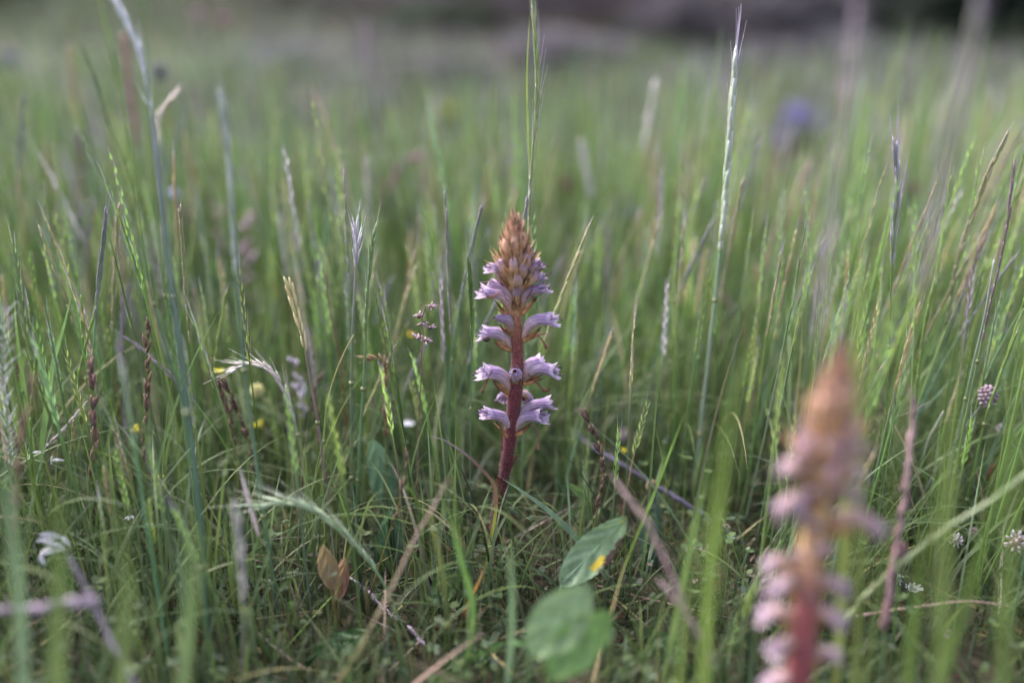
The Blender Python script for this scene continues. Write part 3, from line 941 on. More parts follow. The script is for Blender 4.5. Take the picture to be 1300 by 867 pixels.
    core.tube(cp, lambda t: np.interp(t, [0, 0.25, 0.55, 0.8, 1], [0.45, 0.58, 0.46, 0.22, 0.10]) * wid, lambda t: jit((0.56, 0.32, 0.18), 0.1), 14)
    core.build('bud_core', M_PETAL, root, org)
    nb = 64
    u0 = Vector((1, 0, 0)); u0 = (u0 - ad * u0.dot(ad)).normalized(); v0 = ad.cross(u0)
    for j in range(nb):
        t = (j / nb) ** 0.95 * 0.93
        an = j * 2.39996
        o = u0 * math.cos(an) + v0 * math.sin(an)
        rr = np.interp(t, [0, 0.25, 0.55, 0.8, 1], [0.6, 0.72, 0.58, 0.30, 0.06]) * wid
        p = A + axis * t + o * rr * 0.8
        ln = np.interp(t, [0, 0.6, 1], [0.0135, 0.0125, 0.008]) * k
        outk = np.interp(t, [0, 0.5, 1], [0.55, 0.12, 0.0])
        D = (ad + o * np.interp(t, [0, 0.4, 1], [0.62, 0.12, -0.24])).normalized()
        if (j % 2 == 0 and t < 0.3) or (j % 3 == 0 and t < 0.6):
            # closed bud
            bm = MB(); tipc = lerp((0.60, 0.42, 0.52), VIOLET, 0.35 + random.random() * 0.4) if t < 0.45 else (0.52, 0.30, 0.24)
            q = p + D * ln * 0.95
            seg = [p - o * 0.001, p + D * ln * 0.35 + o * 0.0006, p + D * ln * 0.7 + o * 0.0008, q]
            bm.tube(spline(seg, 3), lambda s_: (0.0010 + 0.0017 * math.sin(math.pi * min(1, s_ * 0.85 + 0.05))) * k * (1 if s_ < 0.97 else 0.5), lambda s_: jit(grad([(0, (0.50, 0.25, 0.10)), (0.55, (0.58, 0.36, 0.24)), (1, tipc)], s_), 0.08), 9)
            bm.build('bud', M_PETAL, root, org)
        bc0 = (0.62, 0.42, 0.23) if t < 0.5 else (0.70, 0.47, 0.34)
        b = bract_mb(p + o * 0.0007, D, ln * (1.15 + 0.4 * random.random()), 0.0015 * k, jit(bc0, .12), jit(lerp(bc0, (0.46, 0.24, 0.19), 0.5), .15), 0.10 + outk * 0.25, o)
        b.build('bract', M_PETAL, root, org)
    # dark withered threads curling off the cone
    for j in range(64 if detail >= 1 else 8):
        t = random.uniform(-0.25, 0.78); an = random.uniform(0, 6.283)
        o = u0 * math.cos(an) + v0 * math.sin(an)
        rr = np.interp(t, [-0.25, 0, 0.25, 0.55, 0.8, 1], [0.9, 0.8, 0.75, 0.62, 0.36, 0.1]) * wid
        p = A + axis * t + o * rr
        q1 = p + o * random.uniform(0.0015, 0.003) * k + ad * random.uniform(0.002, 0.004) * k
        q2 = q1 + o * random.uniform(-0.001, 0.004) * k + ad * random.uniform(-0.001, 0.006) * k + v0 * random.uniform(-.002, .002) * k
        tm = MB(); thread(tm, [p, q1, q2], 0.00034 * k, jit((0.12, 0.05, 0.05), .3))
        tm.build('withered_tip', M_DRY, root, org)
    if hair:
        hm = hairs_on(cp, lambda t: np.interp(t, [0, 0.25, 0.55, 0.8, 1], [0.65, 0.8, 0.66, 0.4, 0.15]) * wid, int(900 * detail), 0.0010, (0.62, 0.5, 0.45), 0, 1, 0.00004)
        ho = hm.build('hairs', M_HAIR, root, org); ho['kind'] = 'stuff'
    return root, org


PS = [(0, (0.07, 0.05, 0.03)), (0.15, (0.09, 0.045, 0.035)), (0.26, (0.09, 0.026, 0.03)), (0.40, (0.115, 0.026, 0.036)), (0.6, (0.145, 0.035, 0.046)), (0.72, (0.22, 0.07, 0.06)), (0.85, (0.48, 0.26, 0.13)), (1, (0.5, 0.28, 0.15))]
FL = [  # base px,py, tip px,py, depth offset of the tip, scale, wilt
    (650, 556, 617, 522, -0.003, 1.0, 0.25), (651, 541, 698, 512, 0.003, 0.95, 0.1), (653, 549, 690, 529, -0.007, 1.05, 0.2),
    (648, 496, 614, 470, -0.003, 1.25, 0.0), (663, 479, 694, 455, 0.004, 1.1, 0.0), (664, 484, 702, 469, -0.005, 1.15, 0.1), (656, 487, 655, 463, -0.012, 0.95, 0.9),
    (652, 500, 641, 504, 0.014, 0.9, 0.0), (662, 500, 668, 505, 0.016, 0.9, 0.0),
    (650, 442, 609, 418, -0.002, 1.15, 0.05), (663, 430, 702, 399, 0.000, 1.1, 0.1), (650, 422, 627, 400, -0.006, 0.95, 0.5),
    (652, 402, 618, 374, -0.003, 1.1, 0.1), (650, 392, 622, 357, 0.002, 0.95, 0.1), (661, 396, 693, 367, -0.002, 1.05, 0.2), (663, 384, 687, 347, 0.004, 0.8, 0.3), (656, 396, 656, 368, -0.010, 0.8, 0.9),
    (652, 366, 623, 336, 0.000, 0.85, 0.3), (660, 368, 684, 338, -0.002, 0.85, 0.4), (659, 366, 668, 338, -0.008, 0.7, 0.8), (656, 360, 662, 340, 0.012, 0.8, 0.3),
]
R0, R0org = broomrape('sharp pale lilac broomrape with dark red hairy stem standing in the middle of the grass',
                      [(627, 730), (629, 690), (632, 645), (641, 600), (648, 555), (653, 510), (657, 465), (656, 420), (656, 375), (655, 330), (654, 300)],
                      [(0, 0.0047), (0.15, 0.0040), (0.30, 0.0033), (0.42, 0.0038), (0.55, 0.0042), (0.68, 0.0036), (0.8, 0.0028), (1, 0.001)], PLANT_Y, FL,
                      ((656, 366), (653, 284), 0.0103), PS, 1.0)
# curled dead leaf at the foot of the stem, part of the plant
mb = MB()
mb.ribbon(spline([P(636, 665, .549), P(645, 657, .543), P(653, 657, .540), P(655, 665, .54), P(648, 671, .541)], 4), lambda t: 0.0022 * math.sin(math.pi * (0.1 + 0.85 * t)), lambda t: (0.09, 0.04, 0.03), Vector((0, -0.3, 1)), 0.3)
mb.build('dead_scale', M_DRY, R0, R0org)
# dangling withered corollas
for pts_ in ([(673, 537), (683, 545), (684, 558), (683, 571)], [(682, 425), (689, 433), (694, 442)], [(670, 474), (683, 487), (690, 496), (698, 493)], [(625, 470), (618, 484), (612, 498)], [(634, 372), (622, 378), (616, 372)]):
    mb = MB(); mb.tube(spline([P(a, b, PLANT_Y - 0.007) for a, b in pts_], 4), lambda t: 0.0004 + 0.0007 * t ** 2, jit((0.20, 0.09, 0.06)), 6)
    mb.build('withered_thread', M_DRY, R0, R0org)
mb = MB(); cc = P(617, 430, PLANT_Y - 0.006)
mb.blob(cc, 0.0024, 0.0024, 0.0020, lambda t: lerp((0.12, 0.08, 0.10), (0.05, 0.03, 0.03), t), 10, 8)
mb.build('round_capsule', M_PETAL, R0, R0org)

FL2_OLD = [
    (1030, 612, 985, 606, -0.003, 1.0, 0.6), (1035, 622, 1003, 638, -0.006, 0.9, 0.6), (1045, 625, 1082, 603, 0.0, 0.9, 0.5), (1044, 668, 1122, 664, -0.002, 1.25, 0.3),
    (1030, 660, 1012, 672, -0.008, 1.0, 0.6), (1035, 690, 1030, 660, -0.01, 0.9, 0.8), (1010, 720, 972, 712, 0.000, 0.9, 0.4), (1030, 745, 1075, 742, -0.006, 1.1, 0.4),
    (1015, 750, 985, 740, -0.006, 1.1, 0.5), (1012, 790, 968, 782, -0.002, 1.0, 0.4), (1030, 780, 1062, 778, -0.004, 1.0, 0.4), (1015, 820, 985, 825, -0.008, 1.0, 0.4), (1025, 840, 1060, 825, -0.002, 1.0, 0.4),
    (1010, 870, 975, 860, -0.003, 1.0, 0.3), (1030, 700, 1050, 690, 0.012, 1.0, 0.3), (1020, 800, 1010, 790, 0.014, 1.0, 0.3)]
FL2 = [(bx, by, tx, ty, dy, sc * 0.86, max(w_ - 0.1, 0.25) if by > 700 else 0.62) for (bx, by, tx, ty, dy, sc, w_) in FL2_OLD] + [
    (1030, 606, 992, 590, 0.002, 0.9, 0.55), (1050, 585, 1088, 570, 0.0, 0.8, 0.6), (1045, 625, 1092, 625, 0.0, 0.9, 0.55), (1036, 640, 988, 650, 0.0, 0.9, 0.55), (1045, 600, 1030, 572, -0.008, 0.7, 0.9), (1050, 606, 1072, 578, -0.004, 0.7, 0.9), (1040, 612, 1016, 588, -0.006, 0.7, 0.9), (1042, 640, 1052, 612, -0.010, 0.75, 0.9), (1036, 650, 1024, 626, -0.010, 0.7, 0.9),
    (1044, 670, 1066, 640, -0.007, 0.75, 0.9), (1030, 720, 1048, 700, -0.009, 0.75, 0.9), (1026, 730, 1006, 706, -0.006, 0.75, 0.9), (1020, 775, 1035, 752, -0.010, 0.75, 0.9)]
PS2 = [(0, (0.19, 0.06, 0.06)), (0.5, (0.24, 0.06, 0.068)), (0.63, (0.30, 0.09, 0.09)), (0.7, (0.50, 0.29, 0.18)), (0.8, (0.58, 0.34, 0.16)), (1, (0.55, 0.33, 0.18))]
broomrape('large blurred pinkish broomrape in the foreground at lower right',
          [(1000, 1160), (1003, 1000), (1010, 900), (1018, 820), (1026, 740), (1034, 660), (1044, 590), (1055, 520), (1063, 460)],
          [(0, 0.0055), (0.4, 0.0055), (0.65, 0.0052), (0.8, 0.0045), (1, 0.0015)], FRONT_Y, FL2, ((1040, 612), (1069, 450), 0.0098), PS2, 0.4, False,
          pal=((0.50, 0.31, 0.19), (0.47, 0.32, 0.28), (0.40, 0.25, 0.32)), k=1.0)

# black ant on the lip of the right-hand flower
def ant():
    c = P(708, 466, PLANT_Y - 0.006)
    t = thing('ant', 'tiny black ant on the tip of a lilac flower of the sharp broomrape', 'ant', c)
    mb = MB(); K = (0.008, 0.007, 0.007)
    mb.blob(c + Vector((0.0016, 0, -0.0004)), 0.0011, 0.0007, 0.0007, K, 10, 6)
    mb.blob(c + Vector((0.0002, 0, 0.0001)), 0.0007, 0.0004, 0.00045, K, 8, 6)
    mb.blob(c + Vector((-0.0011, 0, 0.0003)), 0.0006, 0.0005, 0.0005, K, 8, 6)
    mb.tube([c + Vector((-0.0014, 0, 0.0002)), c + Vector((0.0018, 0, -0.0002))], 0.00018, K, 5)
    for k in range(2):
        thread(mb, [c + Vector((-0.0014, 0, 0.0006)), c + Vector((-0.0022, -0.0006 + k * 0.0012, 0.0012)), c + Vector((-0.003, -0.0008 + k * 0.0016, 0.0008))], 0.00009, K, 4)
    mb.build('body', M_CHITIN, t, c)
    for sy in (-1, 1):
        for q in range(3):
            lm = MB(); x0 = -0.0004 + q * 0.0006
            thread(lm, [c + Vector((x0, 0, 0)), c + Vector((x0 + (q - 1) * 0.0007, sy * 0.0009, 0.0007)), c + Vector((x0 + (q - 1) * 0.0016, sy * 0.0016, -0.0012))], 0.00013, K, 4)
            lm.build('leg', M_CHITIN, t, c)


ant()

# ------------------------------------------------------------------ single grasses, each built along its own line
def to_ground(pts):
    """continue the lowest point of the path to the soil"""
    a, b = pts[-2], pts[-1]
    if b.z <= 0.002:
        return pts
    d = (b - a); d = d.normalized()
    if d.z > -0.35: d = (d + Vector((0, 0, -0.6))).normalized()
    n = b + d * (b.z + 0.003) / (-d.z)
    n.y = b.y
    return pts + [b.lerp(n, 0.5), n]


def spikelets(mb, am, path, L, s0, s1, n, ln, wd, c0, c1, awn, ca, spread=0.2, side=None, plump=1.0, jitter=0.3, rag=0.0):
    face = random.uniform(0, 3.14) if side is None else side
    for j in range(n):
        f = (j + random.uniform(-0.2, 0.2)) / n
        s = s0 + (s1 - s0) * f
        p, d = at_len(path, L, s)
        d = -d
        a = face + (j % 2) * math.pi + random.gauss(0, jitter)
        u = d.orthogonal().normalized(); u = Quaternion(d, a) @ u
        if rag and math.sin(j * 0.9 + s0 * 900) < -0.25 and random.random() < rag: continue
        l = ln * (1 + rag * random.uniform(-0.5, 0.5)) * (0.75 + 0.5 * math.sin(math.pi * (0.15 + 0.8 * f))) * random.uniform(0.85, 1.15)
        tip = p + (d + u * spread * random.uniform(0.6, 1.4)).normalized() * l
        b0 = p + u * wd * 0.3
        mb.spindle(b0, tip, wd * plump, jit(c0, .2), jit(c1, .2), 5, 0.4, 3)
        if awn:
            e = tip + (d + u * spread * 0.9 + Vector((random.gauss(0, .06), random.gauss(0, .06), 0))).normalized() * awn * random.uniform(0.6, 1.2)
            am.tube([tip - (tip - p) * 0.15, tip.lerp(e, 0.5), e], lambda t: 0.00017 * (1 - 0.6 * t), jit(ca, .15), 3, False)


def grass(name, label, cat, px, Y, r=0.0007, col=GREEN, col2=None, spike=None, group=None, ground=True, leaf=None, mat=M_CULM, rtop=0.55, n=7):
    """px: [(px,py[,Y])] from the tip down. spike: dict(len px index fraction...)"""
    pts = [P(q[0], q[1], q[2] if len(q) > 2 else Y) for q in px]
    if ground: pts = to_ground(pts)
    path = spline(pts, 6)
    base = path[-1].copy()
    L = arclen(path)
    t = thing(name, label, cat, base, group)
    mb = MB()
    c2 = col2 or col
    T = L[-1]
    sl = (spike['frac'] * T) if spike else 0
    mb.tube(path, lambda q: r * (rtop * (0.35 if q * T < sl * 0.5 else 0.8) + (1 - rtop) * q), lambda q: jit(grad([(0, c2), (0.35, lerp(c2, col, 0.8)), (1, col)], q), 0.05), n)
    mb.build('stem', mat, t, base)
    # nodes on the culm
    if not spike or spike.get('node', True):
        for q in (0.45, 0.75):
            p, d = at_len(path, L, T * q)
            if p.z > 0.02:
                nm = MB(); nm.tube([p - d * 0.0012, p - d * .0005, p + d * 0.0005, p + d * 0.0012], lambda s: r * (1.0 + 0.45 * math.sin(math.pi * s)), jit((0.16, 0.17, 0.07)), 7)
                nm.build('node', mat, t, base)
    if spike:
        m1, m2 = MB(), MB()
        spikelets(m1, m2, path, L, T * spike.get('start', 0.0), sl, spike.get('n', 22), spike.get('ln', 0.011), spike.get('wd', 0.0009), spike.get('c0', YELLOWGREEN), spike.get('c1', PURPLE),
                  spike.get('awn', 0.012), spike.get('ca', PALEPURPLE), spike.get('spread', 0.16), spike.get('side'), 1.0, spike.get('jit', 0.35), spike.get('rag', 0.0))
        so = m1.build('spike', spike.get('mat', M_CULM), t, base); so['kind'] = 'stuff'
        if m2.v:
            ao = m2.build('awns', M_CULM, so, base); ao['kind'] = 'stuff'
    if leaf:
        for (q, lx, ly, ll, lw) in leaf:
            p, d = at_len(path, L, T * q)
            e = p + Vector((lx, random.uniform(-.01, .01), ly)).normalized() * ll
            m = p.lerp(e, 0.5) + Vector((0, 0, ll * 0.12))
            lm = MB(); lm.ribbon(spline([p, m, e], 6), lambda s: lw * max(0.03, (1 - s ** 2)) , lambda s: jit(col, .05), Vector((0.1, 1, 0.3)), 0.3)
            lm.build('leaf', M_LEAF, t, base)
    return t


def blade(name, label, cat, px, Y, w, col, col2=None, side=None, fold=0.3, group=None, ground=True, peak=0.5, mat=None, tcol=None):
    """one leaf blade along pixels from tip to base"""
    pts = [P(q[0], q[1], q[2] if len(q) > 2 else Y) for q in px]
    if ground: pts = to_ground(pts)
    path = spline(pts, 8); base = path[-1].copy()
    mb = MB()
    st = tcol or [(0, col2 or col), (1, col)]
    mb.ribbon(path, lambda t: w * max(0.04, math.sin(math.pi * min(0.5, t * 0.5 / peak + 0.01)) * (1 if t < 0.75 else 1 - (t - 0.75) * 1.2)), lambda t: jit(grad(st, t), 0.06), side or Vector((1, 0.35, 0)), fold)
    o = mb.build(name, mat or M_LEAF, None, base)
    return tag(o, label, cat, group)


SP = dict
# tall spikes that cut the skyline of the picture
grass('spiked_grass_plant', 'tall purple tipped grass spike rising straight behind the tip of the broomrape', 'grass stem', [(675, -30), (679, 40), (682, 110), (678, 190), (674, 250), (671, 330), (668, 450), (664, 560)], 0.60, 0.0010, (0.2, 0.3, 0.14), YELLOWGREEN,
      SP(frac=0.52, n=34, ln=0.016, wd=0.0009, c0=(0.26, 0.34, 0.10), c1=(0.26, 0.25, 0.18), awn=0.020, spread=0.06))
blade('grass_shoot', 'thread thin blade hugging the tall purple tipped spike on its left', 'grass blade', [(673, 15), (669, 90), (670, 160), (674, 250)], 0.602, 0.0006, YELLOWGREEN, ground=False)
grass('spiked_grass_plant', 'tall thick green spike with white lilac tip right of the broomrape', 'grass stem', [(932, 92), (931, 110), (927, 160), (921, 250), (913, 330), (901, 440), (888, 560), (876, 680)], 0.62, 0.0014, (0.26, 0.34, 0.26), PALEGREEN,
      SP(frac=0.36, n=46, ln=0.017, wd=0.0018, c0=(0.30, 0.42, 0.16), c1=(0.48, 0.45, 0.50), awn=0.026, ca=(0.50, 0.42, 0.60), spread=0.07), rtop=0.8)
grass('stalky_grass_plant', 'thin blue green stalk leaning beside the white lilac tipped spike', 'grass stem', [(949, 98), (943, 180), (931, 260), (921, 340), (905, 470), (893, 600)], 0.80, 0.0011, BLUEGREEN)
grass('spiked_grass_plant', 'slender green spike curving down from the top left corner of the photo', 'grass stem', [(122, -20), (137, 45), (153, 120), (165, 190), (174, 260), (184, 330), (202, 410), (226, 490), (246, 580), (262, 690)], 0.50, 0.0010, BLUEGREEN, GREEN,
      SP(frac=0.36, n=30, ln=0.013, wd=0.0007, c0=YELLOWGREEN, c1=GREEN, awn=0.004, spread=0.05))
grass('feathery_grass', 'silvery feathery grass head on a purple stalk at the top left', 'grass stem', [(152, 10), (165, 32), (176, 60), (184, 95), (191, 140), (197, 190), (208, 290), (226, 420), (243, 560), (262, 700)], 0.53, 0.0013, BLUEGREEN, (0.36, 0.30, 0.48),
      SP(frac=0.17, n=40, ln=0.009, wd=0.0005, c0=(0.42, 0.40, 0.46), c1=(0.56, 0.56, 0.62), awn=0.013, ca=(0.66, 0.66, 0.72), spread=0.5), rtop=0.7)
grass('stalky_grass_plant', 'straight green stalk crossing the silvery feathery head', 'grass stem', [(181, -10), (187, 100), (192, 180), (200, 290), (213, 400), (232, 520), (250, 640)], 0.52, 0.0008, GREEN)
grass('spiked_grass_plant', 'thread thin beaded green spike left of the silvery head', 'grass stem', [(107, 68), (124, 110), (139, 160), (156, 200), (166, 230), (174, 262)], 0.52, 0.0005, GREEN, None, SP(frac=0.5, n=14, ln=0.006, wd=0.0005, c0=GREEN, c1=DARKBROWN, awn=0, spread=0.08), ground=False)
grass('spiked_grass_plant', 'pale awned green spike left of centre above the drooping barley head', 'grass stem', [(284, 150), (290, 200), (295, 270), (299, 340), (305, 420), (315, 510), (330, 620), (350, 760)], 0.49, 0.0014, BLUEGREEN, PALEGREEN,
      SP(frac=0.30, n=26, ln=0.014, wd=0.0010, c0=(0.25, 0.33, 0.18), c1=(0.42, 0.42, 0.46), awn=0.014, ca=PALEPURPLE, spread=0.06))
grass('stalky_grass_plant', 'broad glaucous stalk rising from lower left, widest stalk on the left side', 'grass stem', [(203, 180), (208, 270), (216, 350), (226, 430), (238, 520), (250, 620), (258, 720)], 0.44, 0.0019, BLUEGREEN, (0.16, 0.20, 0.20))
grass('stalky_grass_plant', 'pinkish tan dry stalk standing upright left of the glaucous stalks', 'grass stem', [(154, 243), (153, 320), (154, 400), (157, 480), (158, 560)], 0.60, 0.0008, PURPLE, PINKSTRAW, mat=M_DRY)
grass('stalky_grass_plant', 'short reddish dry stalk beside the pinkish tan one', 'grass stem', [(147, 376), (142, 430), (146, 500), (151, 580)], 0.62, 0.0007, REDBROWN, PINKSTRAW, mat=M_DRY)
blade('grass_shoot', 'bright green pointed blade at the far left edge middle', 'grass blade', [(93, 365), (82, 410), (68, 460), (60, 510), (52, 580)], 0.56, 0.0017, (0.13, 0.22, 0.08))
grass('spiked_grass_plant', 'green spike bent left over a blue green stalk at the left', 'grass stem', [(58, 310), (72, 345), (84, 378), (96, 420), (110, 480), (118, 540)], 0.60, 0.0012, BLUEGREEN, YELLOWGREEN, SP(frac=0.3, n=16, ln=0.012, wd=0.001, c0=GREEN, c1=STRAW, awn=0.006, spread=0.07))
blade('grass_shoot', 'upright green blade at the left edge below the fluffy seed head', 'grass blade', [(17, 365), (22, 430), (33, 510), (46, 600)], 0.56, 0.0014, GREEN)
grass('spiked_grass_plant', 'thin green spike with dark tip left of the broomrape', 'grass stem', [(566, 262), (568, 300), (570, 350), (573, 420), (578, 510), (583, 600)], 0.60, 0.0008, GREEN, YELLOWGREEN, SP(frac=0.42, n=22, ln=0.012, wd=0.0007, c0=YELLOWGREEN, c1=PURPLE, awn=0.004, spread=0.05))
grass('spiked_grass_plant', 'fine awned green spike on a blue stalk next to the left flowers of the broomrape', 'grass stem', [(596, 345), (598, 380), (599, 425), (598, 500), (597, 600), (598, 670)], 0.56, 0.0006, BLUEGREEN, GREEN, SP(frac=0.26, n=14, ln=0.012, wd=0.0007, c0=GREEN, c1=GREEN, awn=0.020, ca=(0.2, 0.3, 0.15), spread=0.09))
grass('spiked_grass_plant', 'pale tufted spike on a pinkish green stalk, taller of the two in the left middle', 'grass stem', [(452, 290), (453, 318), (450, 370), (447, 440), (446, 520), (447, 620)], 0.57, 0.0014, (0.13, 0.2, 0.09), (0.36, 0.28, 0.34), SP(frac=0.12, n=18, ln=0.010, wd=0.0006, c0=PALEPURPLE, c1=(0.6, 0.55, 0.6), awn=0.010, ca=(0.6, 0.55, 0.62), spread=0.3))
grass('spiked_grass_plant', 'light green stalk with frayed top right of the pale tufted spike', 'grass stem', [(474, 305), (469, 345), (465, 400), (463, 460), (457, 560), (452, 650)], 0.57, 0.0013, (0.14, 0.24, 0.13), YELLOWGREEN, SP(frac=0.3, n=14, ln=0.011, wd=0.0008, c0=GREEN, c1=PALEGREEN, awn=0.012, ca=(0.45, 0.4, 0.45), spread=0.12))
grass('spiked_grass_plant', 'thin beaded green stalk just left of the pale tufted spike', 'grass stem', [(437, 235), (440, 300), (445, 380), (452, 450), (455, 520)], 0.62, 0.0009, GREEN, YELLOWGREEN, SP(frac=0.45, n=20, ln=0.010, wd=0.0007, c0=YELLOWGREEN, c1=PURPLE, awn=0.006, spread=0.05))
grass('stalky_grass_plant', 'red brown dry thread of grass leaning in the left middle', 'grass stem', [(413, 348), (420, 400), (430, 450), (434, 480), (440, 540)], 0.60, 0.0006, REDBROWN, mat=M_DRY)
grass('stalky_grass_plant', 'yellowish curved thread grass crossing the pale tufted spike', 'grass stem', [(449, 425), (436, 450), (424, 480), (414, 520), (411, 570), (410, 640)], 0.55, 0.0008, YELLOWGREEN, STRAW)
grass('barley_grass', 'golden awned spike on a purple based stalk in the left middle', 'grass stem', [(369, 370), (376, 395), (385, 430), (393, 480), (404, 540), (414, 620)], 0.55, 0.0012, (0.24, 0.16, 0.20), STRAW, SP(frac=0.22, n=16, ln=0.011, wd=0.0011, c0=(0.42, 0.36, 0.16), c1=(0.6, 0.5, 0.3), awn=0.010, ca=STRAW, spread=0.16))
grass('barley_grass', 'drooping whitish barley head arching over to the left', 'grass stem', [(298, 468), (318, 462), (338, 468), (354, 484), (366, 510), (378, 550), (386, 600)], 0.57, 0.0011, YELLOWGREEN, PALEPURPLE, SP(frac=0.42, n=26, ln=0.009, wd=0.0010, c0=(0.42, 0.35, 0.32), c1=(0.55, 0.5, 0.48), awn=0.012, ca=(0.58, 0.54, 0.5), spread=0.3))
grass('barley_grass', 'pale green awned head lying over to the left above the purple twig', 'grass stem', [(338, 642), (372, 640), (405, 652), (436, 676), (462, 705), (484, 735), (500, 770)], 0.47, 0.0009, PALEGREEN, PALEGREEN, SP(frac=0.62, n=24, ln=0.013, wd=0.0008, c0=(0.25, 0.34, 0.17), c1=(0.5, 0.55, 0.4), awn=0.016, ca=(0.6, 0.62, 0.5), spread=0.14))


def sedge(label, px, Y, frac, n=26, col=DARKBROWN, wd=0.0013, **kw):
    return grass('sedge', label, 'sedge', px, Y, 0.0008, (0.16, 0.15, 0.05), None, SP(frac=frac, n=int(n * 1.5), ln=0.0068, wd=wd * 0.72, c0=col, c1=(0.24, 0.15, 0.12), awn=0.0022, ca=BROWN, spread=0.26, mat=M_DRY, node=False, jit=1.4, rag=0.8), **kw)


sedge('dark brown sedge spike leaning left, upper of the close pair under the barley head', [(267, 466), (274, 486), (284, 505), (291, 525), (296, 560), (300, 620)], 0.57, 0.42)
sedge('black brown sedge spike leaning left, lower right of the close pair', [(288, 492), (295, 508), (303, 525), (311, 540), (318, 570)], 0.57, 0.55, col=(0.025, 0.015, 0.015))
sedge('tall ragged dark sedge with several clusters in the grass on the left', [(189, 415), (186, 450), (187, 490), (185, 530), (183, 570), (180, 640)], 0.55, 0.55, 34, (0.10, 0.06, 0.04), 0.0015)
sedge('dark purple sedge spike at the left above a slanting dead stick', [(115, 464), (118, 500), (119, 540), (120, 562), (113, 620)], 0.53, 0.50, 30, (0.12, 0.055, 0.07), 0.0016)
sedge('blurred brown ragged sedge at the far left edge', [(42, 490), (36, 520), (28, 560), (24, 620), (20, 700)], 0.42, 0.45, 26, (0.08, 0.045, 0.035), 0.0016)
sedge('thin brown curled sedge tip at the left edge', [(22, 470), (24, 500), (35, 535), (48, 580)], 0.58, 0.5, 14, BROWN, 0.0009)
sedge('curled golden brown sedge head left of the broomrape', [(471, 456), (484, 457), (490, 472), (489, 495), (490, 520), (490, 580)], 0.58, 0.45, 24, (0.14, 0.08, 0.03), 0.0013)
sedge('dark brown cracked sedge head right of the broomrape stem', [(744, 528), (753, 548), (762, 575), (765, 598), (762, 625), (757, 655)], 0.53, 0.55, 26, (0.06, 0.03, 0.03), 0.0016)
sedge('small whitish seed tip standing beside the serrated leaf on the left', [(517, 583), (511, 610), (508, 635), (500, 660)], 0.50, 0.5, 14, (0.04, 0.02, 0.03), 0.0008)
sedge('dark brown sedge tip leaning at the middle left in the grass', [(405, 482), (400, 510), (405, 540), (402, 580)], 0.62, 0.5, 18, (0.10, 0.055, 0.05), 0.0011)

# right hand side
grass('spiked_grass_plant', 'green spike with a brush of violet awns on the right', 'grass stem', [(1137, 205), (1138, 235), (1137, 270), (1133, 320), (1130, 400), (1126, 500), (1123, 620)], 0.58, 0.0010, GREEN, YELLOWGREEN,
      SP(frac=0.28, n=20, ln=0.016, wd=0.0009, c0=YELLOWGREEN, c1=(0.33, 0.24, 0.42), awn=0.030, ca=(0.40, 0.30, 0.50), spread=0.09))
grass('spiked_grass_plant', 'dark purple tipped spike leaning right near the right edge', 'grass stem', [(1286, 222), (1279, 280), (1270, 330), (1258, 380), (1243, 450), (1226, 530), (1208, 620)], 0.56, 0.0010, GREEN, PURPLE, SP(frac=0.42, n=24, ln=0.011, wd=0.0009, c0=(0.24, 0.18, 0.18), c1=(0.16, 0.08, 0.13), awn=0.006, spread=0.06))
grass('spiked_grass_plant', 'long arching green spike with pinkish end right of the violet brush', 'grass stem', [(1272, 185), (1254, 222), (1232, 280), (1214, 340), (1204, 400), (1190, 470), (1178, 560)], 0.62, 0.0011, GREEN, (0.3, 0.26, 0.22), SP(frac=0.5, n=26, ln=0.012, wd=0.0010, c0=YELLOWGREEN, c1=PINKSTRAW, awn=0.006, spread=0.06))
grass('spiked_grass_plant', 'short green spike leaning right in front of the knapweed bud', 'grass stem', [(1300, 385), (1290, 420), (1272, 470), (1252, 530), (1236, 600)], 0.56, 0.0011, GREEN, YELLOWGREEN, SP(frac=0.45, n=20, ln=0.012, wd=0.0010, c0=YELLOWGREEN, c1=GREEN, awn=0.005, spread=0.06))
grass('spiked_grass_plant', 'slim green spike standing left of the long arching one', 'grass stem', [(1183, 375), (1177, 400), (1170, 440), (1163, 500), (1155, 580)], 0.58, 0.0010, GREEN, YELLOWGREEN, SP(frac=0.4, n=18, ln=0.011, wd=0.0010, c0=YELLOWGREEN, c1=GREEN, awn=0.004, spread=0.05))
grass('stalky_grass_plant', 'pale blue green stalk running down beside the purple tipped spike', 'grass stem', [(1262, 330), (1250, 400), (1236, 460), (1218, 540), (1200, 620)], 0.57, 0.0010, (0.17, 0.23, 0.16), (0.35, 0.38, 0.36))
grass('stalky_grass_plant', 'straw coloured floppy stalk slanting across the lower right corner', 'grass stem', [(1305, 600), (1250, 640), (1195, 675), (1140, 718), (1095, 760), (1065, 800)], 0.42, 0.0017, (0.25, 0.28, 0.15), (0.30, 0.36, 0.22), ground=False)
grass('dry_plant', 'pinkish dry stalk lying level across the lower right', 'dry stalk', [(1286, 770), (1230, 763), (1180, 768), (1130, 775), (1085, 782)], 0.46, 0.0010, PINKSTRAW, mat=M_DRY, ground=False)
blade('dry_shoot', 'white pointed dry leaf tip caught between stalks right of the blurred broomrape', 'grass blade', [(1183, 508), (1168, 516), (1155, 523), (1140, 528)], 0.58, 0.0010, (0.55, 0.50, 0.48), ground=False, mat=M_DRY)
grass('stalky_grass_plant', 'whitish tipped stalk leaning right below the white leaf tip', 'grass stem', [(1198, 522), (1188, 540), (1178, 560), (1168, 600)], 0.58, 0.0012, GREEN, (0.5, 0.46, 0.44))
